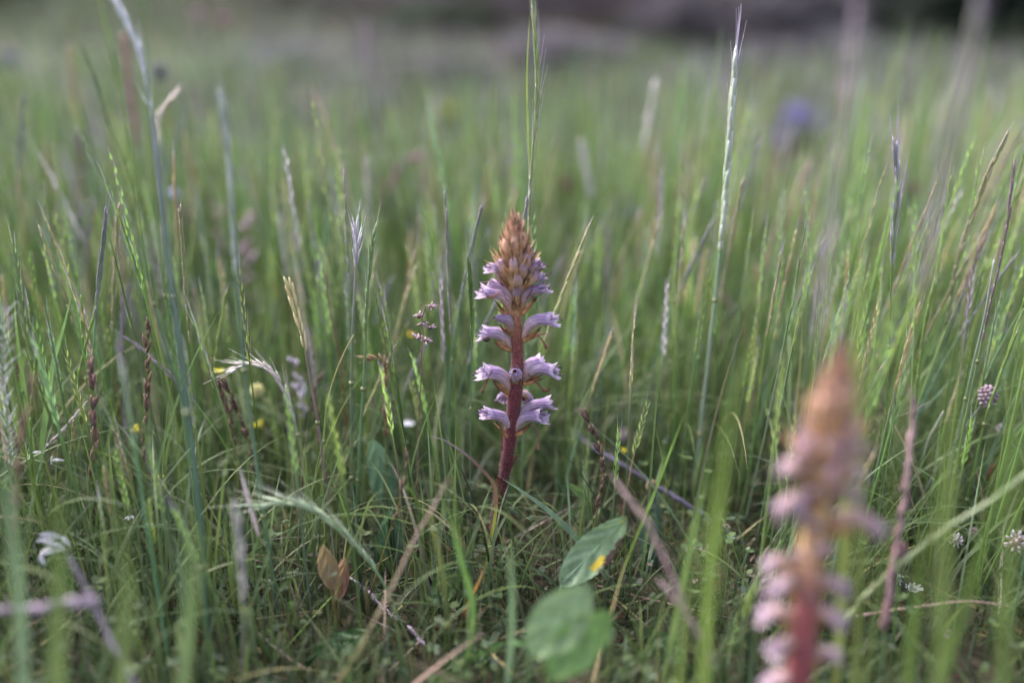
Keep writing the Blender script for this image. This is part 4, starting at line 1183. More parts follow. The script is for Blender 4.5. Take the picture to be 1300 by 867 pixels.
for i, (lab, px, Y) in enumerate((
        ('slim pale blurred spike right of the tall central spike', [(832, 112), (822, 160), (812, 215), (806, 260), (798, 330), (785, 430)], 0.95),
        ('hanging pale blurred spikelet between the central and the lilac tipped spikes', [(740, 190), (746, 225), (752, 262), (752, 330), (750, 400)], 0.92),
        ('purple brown blurred spike leaning right of the pale one', [(530, 198), (512, 210), (498, 232), (486, 262), (476, 310)], 1.0),
        ('pale straw blurred spike leaning right in the left middle distance', [(612, 258), (594, 270), (580, 285), (560, 320)], 1.05),
        ('pinkish hanging dry spike right of the broomrape in the middle distance', [(920, 378), (930, 398), (932, 420), (926, 445), (920, 490)], 0.85),
        ('pink brown upright blurred spike right of the lilac tipped spike', [(1022, 218), (1008, 250), (996, 285), (975, 350), (955, 440)], 0.85),
        ('small straw spike at mid height right of the broomrape', [(880, 318), (874, 345), (868, 385), (864, 440)], 0.78),
        ('pale beaded spike leaning left in the right middle distance', [(962, 350), (966, 400), (972, 440), (980, 490)], 0.80),
        ('cream fan shaped blurred spike behind the silvery feathery head', [(219, 126), (208, 142), (201, 160), (203, 190), (206, 260)], 0.72),
        ('straw coloured blurred spike left of the red brown one', [(90, 72), (96, 130), (102, 180), (108, 250)], 1.0),
        ('faint pink blurred spike left of the top centre', [(464, 35), (465, 70), (466, 100), (466, 170)], 1.35),
        ('faint pale spike left of the purple brown one', [(553, 130), (545, 160), (538, 190), (530, 250)], 1.3))):
    c1 = [(0.5, 0.44, 0.46), (0.48, 0.42, 0.42), (0.26, 0.13, 0.16), (0.44, 0.35, 0.24), (0.42, 0.30, 0.28), (0.36, 0.24, 0.18), STRAW, STRAW, (0.5, 0.43, 0.36), STRAW, (0.36, 0.26, 0.32), (0.4, 0.36, 0.32)][i]
    grass('blurred_grass_plant', lab, 'grass stem', px, Y, 0.0010, GREEN, lerp(GREEN, c1, 0.5), SP(frac=0.14 if Y == 0.72 else 0.24 + 0.08 * (Y < 0.9), n=20, ln=0.011, wd=0.0012 if Y == 0.72 else 0.0019, c0=c1, c1=c1, awn=0.006, spread=0.16))
grass('purple_grass_plant', 'tall blurred lilac spike on a yellow green stalk in the right foreground', 'grass stem', [(1082, 60), (1076, 110), (1068, 180), (1060, 230), (1052, 300), (1040, 420), (1035, 520)], 0.36, 0.0013, (0.14, 0.20, 0.05), (0.20, 0.24, 0.08), SP(frac=0.33, n=30, ln=0.014, wd=0.0011, c0=(0.26, 0.28, 0.14), c1=(0.30, 0.22, 0.31), awn=0.018, ca=(0.30, 0.22, 0.34), spread=0.10))
grass('purple_grass_plant', 'tall blurred lilac spike leaning right near the dark corner shrub', 'grass stem', [(1236, 40), (1226, 90), (1215, 140), (1205, 190), (1190, 260), (1172, 360), (1155, 480)], 0.36, 0.0012, (0.14, 0.20, 0.05), (0.20, 0.24, 0.08), SP(frac=0.30, n=28, ln=0.014, wd=0.0010, c0=(0.26, 0.28, 0.14), c1=(0.28, 0.22, 0.31), awn=0.018, ca=(0.28, 0.22, 0.33), spread=0.10))
grass('red_plantain', 'blurred red brown flower spike in the top left', 'flower spike', [(158, 50), (162, 90), (168, 130), (172, 200), (176, 300)], 1.0, 0.0012, GREEN, REDBROWN, SP(frac=0.36, n=60, ln=0.007, wd=0.0030, c0=(0.22, 0.08, 0.09), c1=(0.26, 0.11, 0.12), awn=0.0, spread=0.8, node=False), mat=M_DRY)
grass('red_plantain', 'blurred dark brown flower spike at the left below the straw coloured one', 'flower spike', [(100, 172), (102, 210), (104, 260), (106, 340)], 0.95, 0.0011, GREEN, BROWN, SP(frac=0.40, n=44, ln=0.006, wd=0.0022, c0=(0.14, 0.08, 0.10), c1=(0.17, 0.10, 0.12), awn=0.0, spread=0.7, node=False), mat=M_DRY)
grass('pink_orchid', 'blurred pink flower spike in the left middle distance', 'flower spike', [(312, 280), (313, 320), (315, 360), (316, 430), (318, 500)], 0.88, 0.0010, (0.2, 0.15, 0.13), (0.25, 0.14, 0.17), SP(frac=0.45, n=22, ln=0.009, wd=0.0022, rag=0.8, jit=1.2, c0=(0.42, 0.25, 0.35), c1=(0.55, 0.38, 0.52), awn=0.0, spread=1.1, mat=M_PETAL, node=False))
grass('pink_orchid', 'faint pink flower spike just left of the larger pink one', 'flower spike', [(278, 260), (280, 300), (283, 340), (286, 420)], 0.95, 0.0012, (0.2, 0.12, 0.13), (0.25, 0.14, 0.17), SP(frac=0.36, n=11, ln=0.009, wd=0.0026, rag=0.7, jit=1.2, c0=(0.42, 0.28, 0.33), c1=(0.52, 0.38, 0.48), awn=0.0, spread=1.1, mat=M_PETAL, node=False))
grass('lilac_flower', 'small lilac flower spike behind the golden awned spike', 'flower spike', [(372, 458), (378, 480), (383, 500), (386, 540)], 0.66, 0.0009, GREEN, None, SP(frac=0.45, n=24, ln=0.005, wd=0.0012, rag=0.5, jit=1.2, c0=(0.45, 0.36, 0.50), c1=(0.6, 0.52, 0.66), awn=0.0, spread=0.9, mat=M_PETAL, node=False))
grass('fluffy_seed_head', 'white fluffy seed head at the very left edge', 'seed head', [(8, 392), (4, 420), (6, 450), (3, 485), (8, 520), (14, 600)], 0.50, 0.0006, GREEN, STRAW, SP(frac=0.5, n=60, ln=0.0035, wd=0.0005, c0=(0.35, 0.33, 0.36), c1=(0.6, 0.58, 0.62), awn=0.007, ca=(0.7, 0.7, 0.74), spread=0.8, jit=1.1))
grass('white_plume', 'short white blurred plume standing in the lower left foreground', 'seed head', [(300, 648), (304, 680), (308, 720), (310, 790), (308, 850)], 0.41, 0.0010, (0.2, 0.18, 0.14), None, SP(frac=0.42, n=40, ln=0.005, wd=0.0010, c0=(0.3, 0.26, 0.25), c1=(0.42, 0.38, 0.38), awn=0.003, ca=WHITE, spread=0.6))
# near, strongly blurred greens
for i, (lab, px, Y, wd, c) in enumerate((
        ('wide blurred green blade left of the blurred broomrape', [(930, 450), (925, 540), (912, 640), (900, 740), (893, 860)], 0.34, 0.0028, (0.15, 0.24, 0.05)),
        ('blurred green blade leaning right at the lower right edge', [(1300, 500), (1275, 600), (1245, 700), (1215, 800), (1190, 880)], 0.33, 0.0026, (0.13, 0.22, 0.05)),
        ('blurred green blade between the lower right flowers', [(1185, 610), (1172, 700), (1160, 790), (1150, 880)], 0.33, 0.0030, (0.14, 0.23, 0.05)),
        ('broad blurred green blade at the bottom left', [(70, 600), (76, 700), (72, 800), (70, 900)], 0.31, 0.0036, (0.10, 0.155, 0.05)),
        ('blurred green tuft blade at the bottom left of the barley', [(232, 610), (238, 700), (236, 800), (226, 900)], 0.33, 0.0018, (0.11, 0.17, 0.07)),
        ('second blurred blade in the bottom left tuft', [(262, 650), (250, 740), (240, 820), (236, 900)], 0.34, 0.0016, (0.11, 0.17, 0.06)),
        ('blurred glaucous blade at the left edge bottom', [(6, 560), (14, 660), (24, 760), (30, 880)], 0.34, 0.0026, (0.12, 0.19, 0.10)),
        ('upright blurred pale blade left of the near round leaf', [(646, 690), (650, 750), (648, 820), (640, 900)], 0.40, 0.0017, (0.16, 0.26, 0.13)),
        ('long bright green blade rising beside the yellow spotted leaf', [(868, 528), (850, 575), (825, 640), (800, 700), (775, 770)], 0.50, 0.0012, (0.18, 0.30, 0.07)),
        ('blurred blade standing right of the near round leaf', [(905, 560), (888, 640), (868, 730), (850, 820)], 0.42, 0.0018, (0.14, 0.23, 0.07)),
        ('blurred olive stalk behind the tip of the blurred broomrape', [(1110, 330), (1104, 420), (1100, 500), (1096, 600)], 0.36, 0.0020, (0.13, 0.18, 0.05)),
        ('green blade in the bottom middle left of the spotted leaf', [(566, 640), (582, 700), (600, 770), (592, 840), (575, 900)], 0.43, 0.0018, (0.12, 0.23, 0.06)),
        ('wide soft yellow green blade behind the tip of the blurred broomrape', [(1092, 270), (1090, 360), (1086, 460), (1080, 560)], 0.385, 0.0036, (0.17, 0.23, 0.06)),
        ('wide soft green blade right of the reddish dead stalk', [(1222, 400), (1212, 520), (1200, 660), (1192, 860)], 0.30, 0.0028, (0.15, 0.22, 0.06)),
        ('soft blurred green blade rising at the very right edge', [(1296, 430), (1290, 560), (1280, 700), (1272, 860)], 0.30, 0.0026, (0.15, 0.23, 0.06)),
        ('soft blurred blade left of the wide blurred green one', [(902, 600), (880, 700), (866, 800), (860, 880)], 0.33, 0.0018, (0.15, 0.23, 0.06)),
        ('soft blurred green blade at the left edge of the bottom left tuft', [(150, 640), (160, 740), (158, 820), (150, 900)], 0.32, 0.0024, (0.12, 0.18, 0.06)),
        ('broad low green blade lying at the bottom centre', [(700, 830), (650, 815), (610, 830), (560, 860), (520, 890)], 0.43, 0.0028, (0.10, 0.20, 0.06)))):
    blade('grass_shoot', lab, 'grass blade', px, Y, wd * 0.9, (c[0], c[1] * 0.85, c[2] * 1.05), tuple(x * 1.05 for x in c))
blade('grass_shoot', 'glaucous blade slanting down to the right from the foot of the broomrape', 'grass blade', [(637, 607), (665, 625), (695, 647), (722, 672), (745, 700)], 0.515, 0.0018, (0.15, 0.24, 0.15), (0.2, 0.29, 0.2), Vector((0.5, 0, 1)))
blade('grass_shoot', 'thin olive blade slanting up to the right across the broomrape foot', 'grass blade', [(738, 640), (700, 665), (670, 690), (640, 720), (610, 750)], 0.50, 0.0006, (0.16, 0.20, 0.10))
blade('grass_shoot', 'yellow green blade ending in an arched withered brown tip left of the stem', 'grass blade', [(542, 553), (562, 558), (588, 574), (612, 596), (628, 618), (629, 650), (622, 690), (613, 740)], 0.52, 0.0011, GREEN,
      tcol=[(0, (0.35, 0.28, 0.30)), (0.25, (0.12, 0.07, 0.07)), (0.48, (0.18, 0.11, 0.06)), (0.58, (0.24, 0.26, 0.06)), (1, (0.15, 0.24, 0.05))])
blade('grass_shoot', 'orange streaked dying blade leaning left below the broomrape', 'grass blade', [(617, 715), (607, 740), (595, 765), (584, 795), (574, 830), (564, 870)], 0.47, 0.0014, GREEN,
      tcol=[(0, STRAW), (0.2, (0.55, 0.26, 0.07)), (0.45, (0.10, 0.05, 0.04)), (0.6, (0.24, 0.28, 0.05)), (1, (0.14, 0.24, 0.05))])
blade('grass_shoot', 'pink and white dry leaf sheath standing at lower left', 'grass blade', [(304, 590), (311, 620), (320, 650), (329, 682)], 0.47, 0.0011, (0.55, 0.40, 0.42), (0.6, 0.48, 0.5), ground=False, mat=M_DRY)

# ------------------------------------------------------------------ twigs and dry sticks
def twig(label, px, Y, r, c0, c1, bumps=5):
    pts = [P(q[0], q[1], q[2] if len(q) > 2 else Y) for q in px]
    path = spline(pts, 7); base = min(path, key=lambda p: p.z).copy()
    t = thing('twig', label, 'twig', base)
    mb = MB()
    wob = [Vector((random.gauss(0, r * .25), random.gauss(0, r * .25), random.gauss(0, r * .25))) for _ in path]
    path = [p + w_ for p, w_ in zip(path, wob)]
    mb.tube(path, lambda q: r * (0.75 + 0.35 * q) * min(1, 0.3 + q * 7) * random.uniform(0.82, 1.15), lambda q: jit(lerp(c0, c1, q), 0.15), 9)
    mb.build('branch', M_BARK, t, base)
    L = arclen(path)
    for k in range(bumps):
        p, d = at_len(path, L, L[-1] * random.uniform(0.1, 0.9))
        o = d.orthogonal().normalized(); o = Quaternion(d, random.uniform(0, 6.28)) @ o
        bm = MB(); bm.tube([p, p + o * r * 1.4 + d * r * 0.6, p + o * r * 2.4 + d * r * 2.0], lambda q: r * (0.55 - 0.35 * q), jit(c1, .1), 5)
        bm.build('bud', M_BARK, t, base)
    return t


twig('dark violet twig slanting down to the right behind the dark sedge head', [(725, 545, .66), (760, 572, .63), (795, 592, .61), (835, 618, .60), (872, 640, .59), (915, 668, .58), (958, 702, .57)], .6, 0.0014, (0.13, 0.11, 0.18), (0.17, 0.14, 0.22))
twig('grey violet bark twig lying at the bottom left of centre', [(440, 729, .52), (468, 752, .505), (490, 775, .495), (520, 798, .48), (552, 832, .465), (590, 872, .45)], .5, 0.0012, (0.34, 0.27, 0.36), (0.26, 0.21, 0.29), 9)
twig('blurred pinkish dead stalk rising from the bottom to the broomrape foot', [(570, 606, .44), (552, 640, .435), (530, 678, .43), (505, 730, .42), (478, 785, .41), (440, 850, .40), (415, 890, .40)], .42, 0.0008, (0.30, 0.20, 0.19), (0.20, 0.18, 0.07), 4)
twig('blurred mauve dead stalk slanting across right of the near round leaf', [(774, 600, .42), (800, 635, .41), (826, 670, .40), (848, 720, .39), (872, 775, .38), (906, 840, .37)], .4, 0.0010, (0.30, 0.20, 0.21), (0.22, 0.15, 0.16), 4)
twig('short blurred mauve stub below the mauve stalk', [(835, 735, .40), (855, 758, .395), (880, 790, .39)], .4, 0.0010, (0.30, 0.20, 0.21), (0.30, 0.21, 0.22), 1)
twig('thick blurred grey violet stick lying level at the left edge', [(-30, 778, .36), (30, 773, .36), (80, 768, .36), (124, 762, .36)], .36, 0.0021, (0.17, 0.13, 0.17), (0.20, 0.155, 0.20), 4)
twig('blurred grey violet stick falling to the bottom from the level one', [(86, 700, .40), (108, 745, .39), (130, 790, .38), (150, 830, .37), (175, 880, .36)], .38, 0.0012, (0.14, 0.115, 0.15), (0.15, 0.12, 0.16), 5)
twig('pale slanting dead stick touching the dark purple sedge', [(112, 508, .56), (95, 528, .555), (78, 548, .55), (60, 566, .55)], .55, 0.0009, (0.42, 0.33, 0.36), (0.42, 0.33, 0.36), 1)
twig('blurred reddish dead stalk standing right of the near broomrape', [(1158, 490, .44), (1158, 540, .44), (1152, 600, .43), (1144, 660, .425), (1135, 720, .42), (1120, 800, .41)], .43, 0.0018, (0.28, 0.18, 0.19), (0.20, 0.12, 0.12), 2)
twig('pale thin stalk leaning across the grass right of the broomrape', [(772, 497, .74), (745, 515, .73), (715, 530, .72), (690, 545, .72)], .72, 0.0010, (0.34, 0.29, 0.28), (0.30, 0.25, 0.24), 1)
twig('brown forked litter stick on the ground at the bottom centre', [(770, 760, .50), (790, 775, .50), (812, 800, .49), (806, 830, .48)], .5, 0.0008, (0.20, 0.12, 0.10), (0.15, 0.09, 0.08), 3)
twig('dim dead stick on the soil at the bottom left', [(250, 867, .43), (215, 845, .44), (180, 850, .45)], .44, 0.0010, (0.20, 0.14, 0.13), (0.22, 0.16, 0.15), 2)

# ------------------------------------------------------------------ broad leaves
def broad_leaf(label, tip, base, Yt, Yb, w, c0, c1=None, serr=0.07, cup=0.2, face=None, petiole=True, name='leafy_plant', curve=0.1, spots=None):
    A, T = P(base[0], base[1], Yb), P(tip[0], tip[1], Yt)
    ax = T - A; Ln = ax.length; a = ax.normalized()
    nrm = (face or Vector((0, -1, 0.4))); nrm = (nrm - a * nrm.dot(a)).normalized(); s = a.cross(nrm)
    g = Vector((A.x, A.y, 0))
    t = thing(name, label, 'leaf', g)
    mb = MB(); n, m = 26, 8
    for i in range(n + 1):
        q = i / n
        hw = w * (math.sin(math.pi * q ** 0.85) ** 0.75 * 0.97 + 0.03 * (1 - q))
        if serr: hw *= 1 + serr * (1 if i % 2 else -1) * (0.3 + q * 0.7)
        for k in range(-m, m + 1):
            f = k / m
            z = cup * w * f * f - curve * Ln * math.sin(math.pi * q) + 0.0006 * math.sin(q * 19 + abs(f) * 7)
            vein = 1.0
            if k == 0: vein = 1.35
            elif (i + abs(k)) % 5 == 0: vein = 1.14
            col = tuple(x * vein for x in lerp(c0, c1 or c0, q))
            if spots:
                for (sq, sf, sr, sc) in spots:
                    if ((q - sq) / sr) ** 2 + ((f - sf) / (sr * 2.2)) ** 2 < 1: col = sc
            mb.v.append(A + a * (Ln * q) + s * (hw * f) + nrm * z); mb.c.append(jit(col, 0.05))
    W = 2 * m + 1
    for i in range(n):
        for k in range(W - 1):
            b = i * W + k
            mb.f.append((b, b + 1, b + W + 1, b + W))
    mb.build('leaf_blade', M_LEAF, t, g)
    rm = MB(); rm.tube([A + a * (Ln * q / 8) - nrm * (curve * Ln * math.sin(math.pi * q / 8) + 0.0003) for q in range(9)], lambda q: 0.0006 * (1 - q * 0.8), tuple(x * 1.5 for x in c0), 5)
    rm.build('midrib', M_LEAF, t, g)
    if petiole:
        pm = MB(); pm.tube(spline([A + a * 0.001, A.lerp(g, 0.5) - a * 0.004, Vector((g.x, g.y, -0.002))], 4), 0.0009, jit(c0), 6)
        pm.build('stalk', M_LEAF, t, g)
    return t


GLAUC = (0.14, 0.22, 0.13)
broad_leaf('serrated leaf with yellow tip and brown torn edge right of the broomrape foot', (797, 655), (712, 742), .485, .475, 0.0105, (0.17, 0.25, 0.15), (0.18, 0.26, 0.135), 0.05, 0.15, Vector((-0.35, -1, 0.35)),
           spots=[(0.42, 0.62, 0.10, (0.62, 0.46, 0.04)), (0.55, 0.9, 0.11, (0.07, 0.035, 0.03)), (0.70, 1.0, 0.12, (0.06, 0.03, 0.03)), (0.96, 0.0, 0.09, (0.38, 0.40, 0.06)), (0.42, 1.0, 0.05, (0.05, 0.03, 0.02))])
broad_leaf('large round blurred leaf in the bottom centre foreground, the paler upper one', (752, 742), (672, 830), .385, .375, 0.0125, (0.13, 0.20, 0.085), (0.165, 0.235, 0.12), 0.0, 0.1, Vector((-0.2, -1, 0.5)))
broad_leaf('blurred bright green leaf tucked under the large round one', (778, 775), (695, 858), .380, .370, 0.0110, (0.12, 0.215, 0.055), (0.13, 0.225, 0.065), 0.0, 0.1, Vector((0.1, -1, 0.6)))
broad_leaf('upright bluish serrated leaf left of the broomrape behind a whitish seed tip', (474, 556), (490, 648), .58, .585, 0.0095, (0.09, 0.16, 0.10), (0.10, 0.17, 0.11), 0.05, 0.1, Vector((-0.1, -1, 0.2)))
broad_leaf('tall dark bluish leaf below the serrated one at left of centre', (500, 640), (486, 740), .53, .535, 0.0085, (0.06, 0.12, 0.07), None, 0.0, 0.2)
broad_leaf('dark glaucous lance leaf standing right of the yellow spotted leaf', (833, 620), (822, 760), .55, .55, 0.0075, (0.07, 0.12, 0.09), (0.09, 0.14, 0.11), 0.0, 0.15)
broad_leaf('ribbed green plantain leaf at the left of the broomrape foot', (588, 706), (548, 770), .52, .50, 0.0080, (0.08, 0.17, 0.05), None, 0.0, 0.25, Vector((0, -0.7, 1)))
broad_leaf('orange brown dead leaf, upright, in the lower left', (410, 690), (422, 745), .49, .485, 0.0060, (0.26, 0.17, 0.09), (0.30, 0.24, 0.13), 0.0, 0.5)
broad_leaf('pinkish brown dead leaf just right of the orange brown one', (438, 705), (430, 760), .495, .49, 0.0045, (0.28, 0.14, 0.09), (0.32, 0.20, 0.14), 0.0, 0.6)
broad_leaf('dark green flat leaf at the bottom left of the twig', (470, 800), (400, 830), .46, .45, 0.0075, (0.05, 0.12, 0.035), None, 0.0, 0.2, Vector((0, -0.5, 1)))
broad_leaf('green flat leaf at the bottom between the twig and the near leaf', (640, 815), (560, 850), .46, .45, 0.0070, (0.07, 0.16, 0.04), None, 0.0, 0.2, Vector((0, -0.5, 1)))
broad_leaf('small pointed green leaf right of the broomrape stem', (720, 613), (748, 635), .56, .56, 0.0026, (0.16, 0.26, 0.09), None, 0.0, 0.4)
broad_leaf('dim green leaf in the shade at lower right', (820, 800), (870, 840), .46, .45, 0.0080, (0.06, 0.14, 0.05), None, 0.0, 0.2, Vector((0, -0.5, 1)))

# ------------------------------------------------------------------ small flowers and heads on stalks
def flower_head(name, label, kind, px, py, Y, size, cols, cat='flower', lean=0.0, stemc=GREEN, group=None, sx=None):
    c = P(px, py, Y)
    g = Vector((c.x + (sx if sx is not None else random.uniform(-0.012, 0.012)), Y + random.uniform(-0.004, 0.008), 0))
    t = thing(name, label, cat, g, group)
    mb = MB()
    mb.tube(spline([c, c.lerp(g, 0.45) + Vector((lean, 0, 0)), g + Vector((0, 0, -0.002))], 6), lambda q: 0.0005 + 0.0004 * q, jit(stemc), 6)
    mb.build('stem', M_CULM, t, g)
    if kind == 'daisy':
        n = 11
        for k in range(n):
            a = 6.283 * k / n + random.uniform(-.1, .1)
            o = Vector((math.cos(a), math.sin(a), random.uniform(0.1, 0.35)))
            pm = MB(); pm.ribbon([c + o * size * q for q in (0.2, 0.5, 0.8, 1.0)], lambda q: size * 0.20 * math.sin(math.pi * (0.2 + 0.65 * q)), cols[0], Vector((-math.sin(a), math.cos(a), 0)), 0.15)
            pm.build('petal', M_PETAL, t, g)
        dm = MB(); dm.blob(c + Vector((0, 0, size * .12)), size * .32, size * .32, size * .2, cols[1], 10, 6, None, 0.1); dm.build('disc', M_PETAL, t, g)
    elif kind == 'pea':
        for k in range(5):
            a = random.uniform(0, 6.28) if k else -1.57
            o = Vector((math.cos(a), math.sin(a) , random.uniform(0.1, 0.7))).normalized()
            pm = MB(); pm.spindle(c - o * size * .1, c + o * size * random.uniform(.8, 1.1), size * 0.30, cols[1], cols[0], 7, 0.65)
            side = o.orthogonal().normalized()
            pm.build('petal', M_PETAL, t, g)
    else:                                    # globe of florets, kind = globe / cone / cluster
        n = {'globe': 60, 'cone': 56, 'loose': 26}[kind]
        el = {'globe': 0.95, 'cone': 1.35, 'loose': 1.1}[kind]
        hm = MB()
        for k in range(n):
            z = 1 - 2 * (k + 0.5) / n; r = math.sqrt(1 - z * z); a = k * 2.39996
            o = Vector((r * math.cos(a), r * math.sin(a), z * el))
            b = c + o * size * (0.45 if kind != 'cone' else 0.62)
            d = (o + Vector((0, 0, 0.7 if kind == 'cone' else 0.35))).normalized()
            e = b + d * size * (0.62 if kind == 'globe' else 0.42 if kind == 'cone' else 0.75) * random.uniform(.85, 1.15)
            hm.spindle(b, e, size * (0.13 if kind == 'globe' else 0.19 if kind == 'cone' else 0.16), jit(cols[1], .15), jit(cols[0], .2), 6, 0.6)
        hm.blob(c, size * .5, size * .5, size * .5 * el, cols[1], 8, 6)
        ho = hm.build('head', M_PETAL if kind != 'cone' else M_DRY, t, g); ho['kind'] = 'stuff'
    return t


W2 = ((0.66, 0.64, 0.70), (0.55, 0.50, 0.5)); Y2 = ((0.75, 0.66, 0.05), (0.55, 0.50, 0.04)); LY = ((0.75, 0.72, 0.42), (0.5, 0.45, 0.2)); PK = ((0.50, 0.34, 0.42), (0.32, 0.20, 0.24)); LI = ((0.50, 0.42, 0.68), (0.35, 0.3, 0.4))
BV = ((0.16, 0.12, 0.48), (0.12, 0.10, 0.35)); RB = ((0.26, 0.12, 0.13), (0.18, 0.08, 0.09))
flower_head('knapweed_bud', 'scaly purple grey knapweed bud on a grey stalk at the right edge', 'cone', 1254, 503, 0.57, 0.0062, ((0.26, 0.18, 0.23), (0.30, 0.25, 0.27)), 'flower bud', -0.004, (0.13, 0.15, 0.13), sx=-0.045)
flower_head('scabious_bud', 'small brown scaly bud beside the violet twig', 'cone', 827, 617, 0.56, 0.0038, ((0.20, 0.14, 0.10), (0.16, 0.14, 0.08)), 'flower bud')
flower_head('dried_flower', 'dull red dry bud low at the right above the white flowers', 'cone', 1142, 698, 0.45, 0.0042, ((0.17, 0.09, 0.10), (0.14, 0.08, 0.08)), 'flower bud')
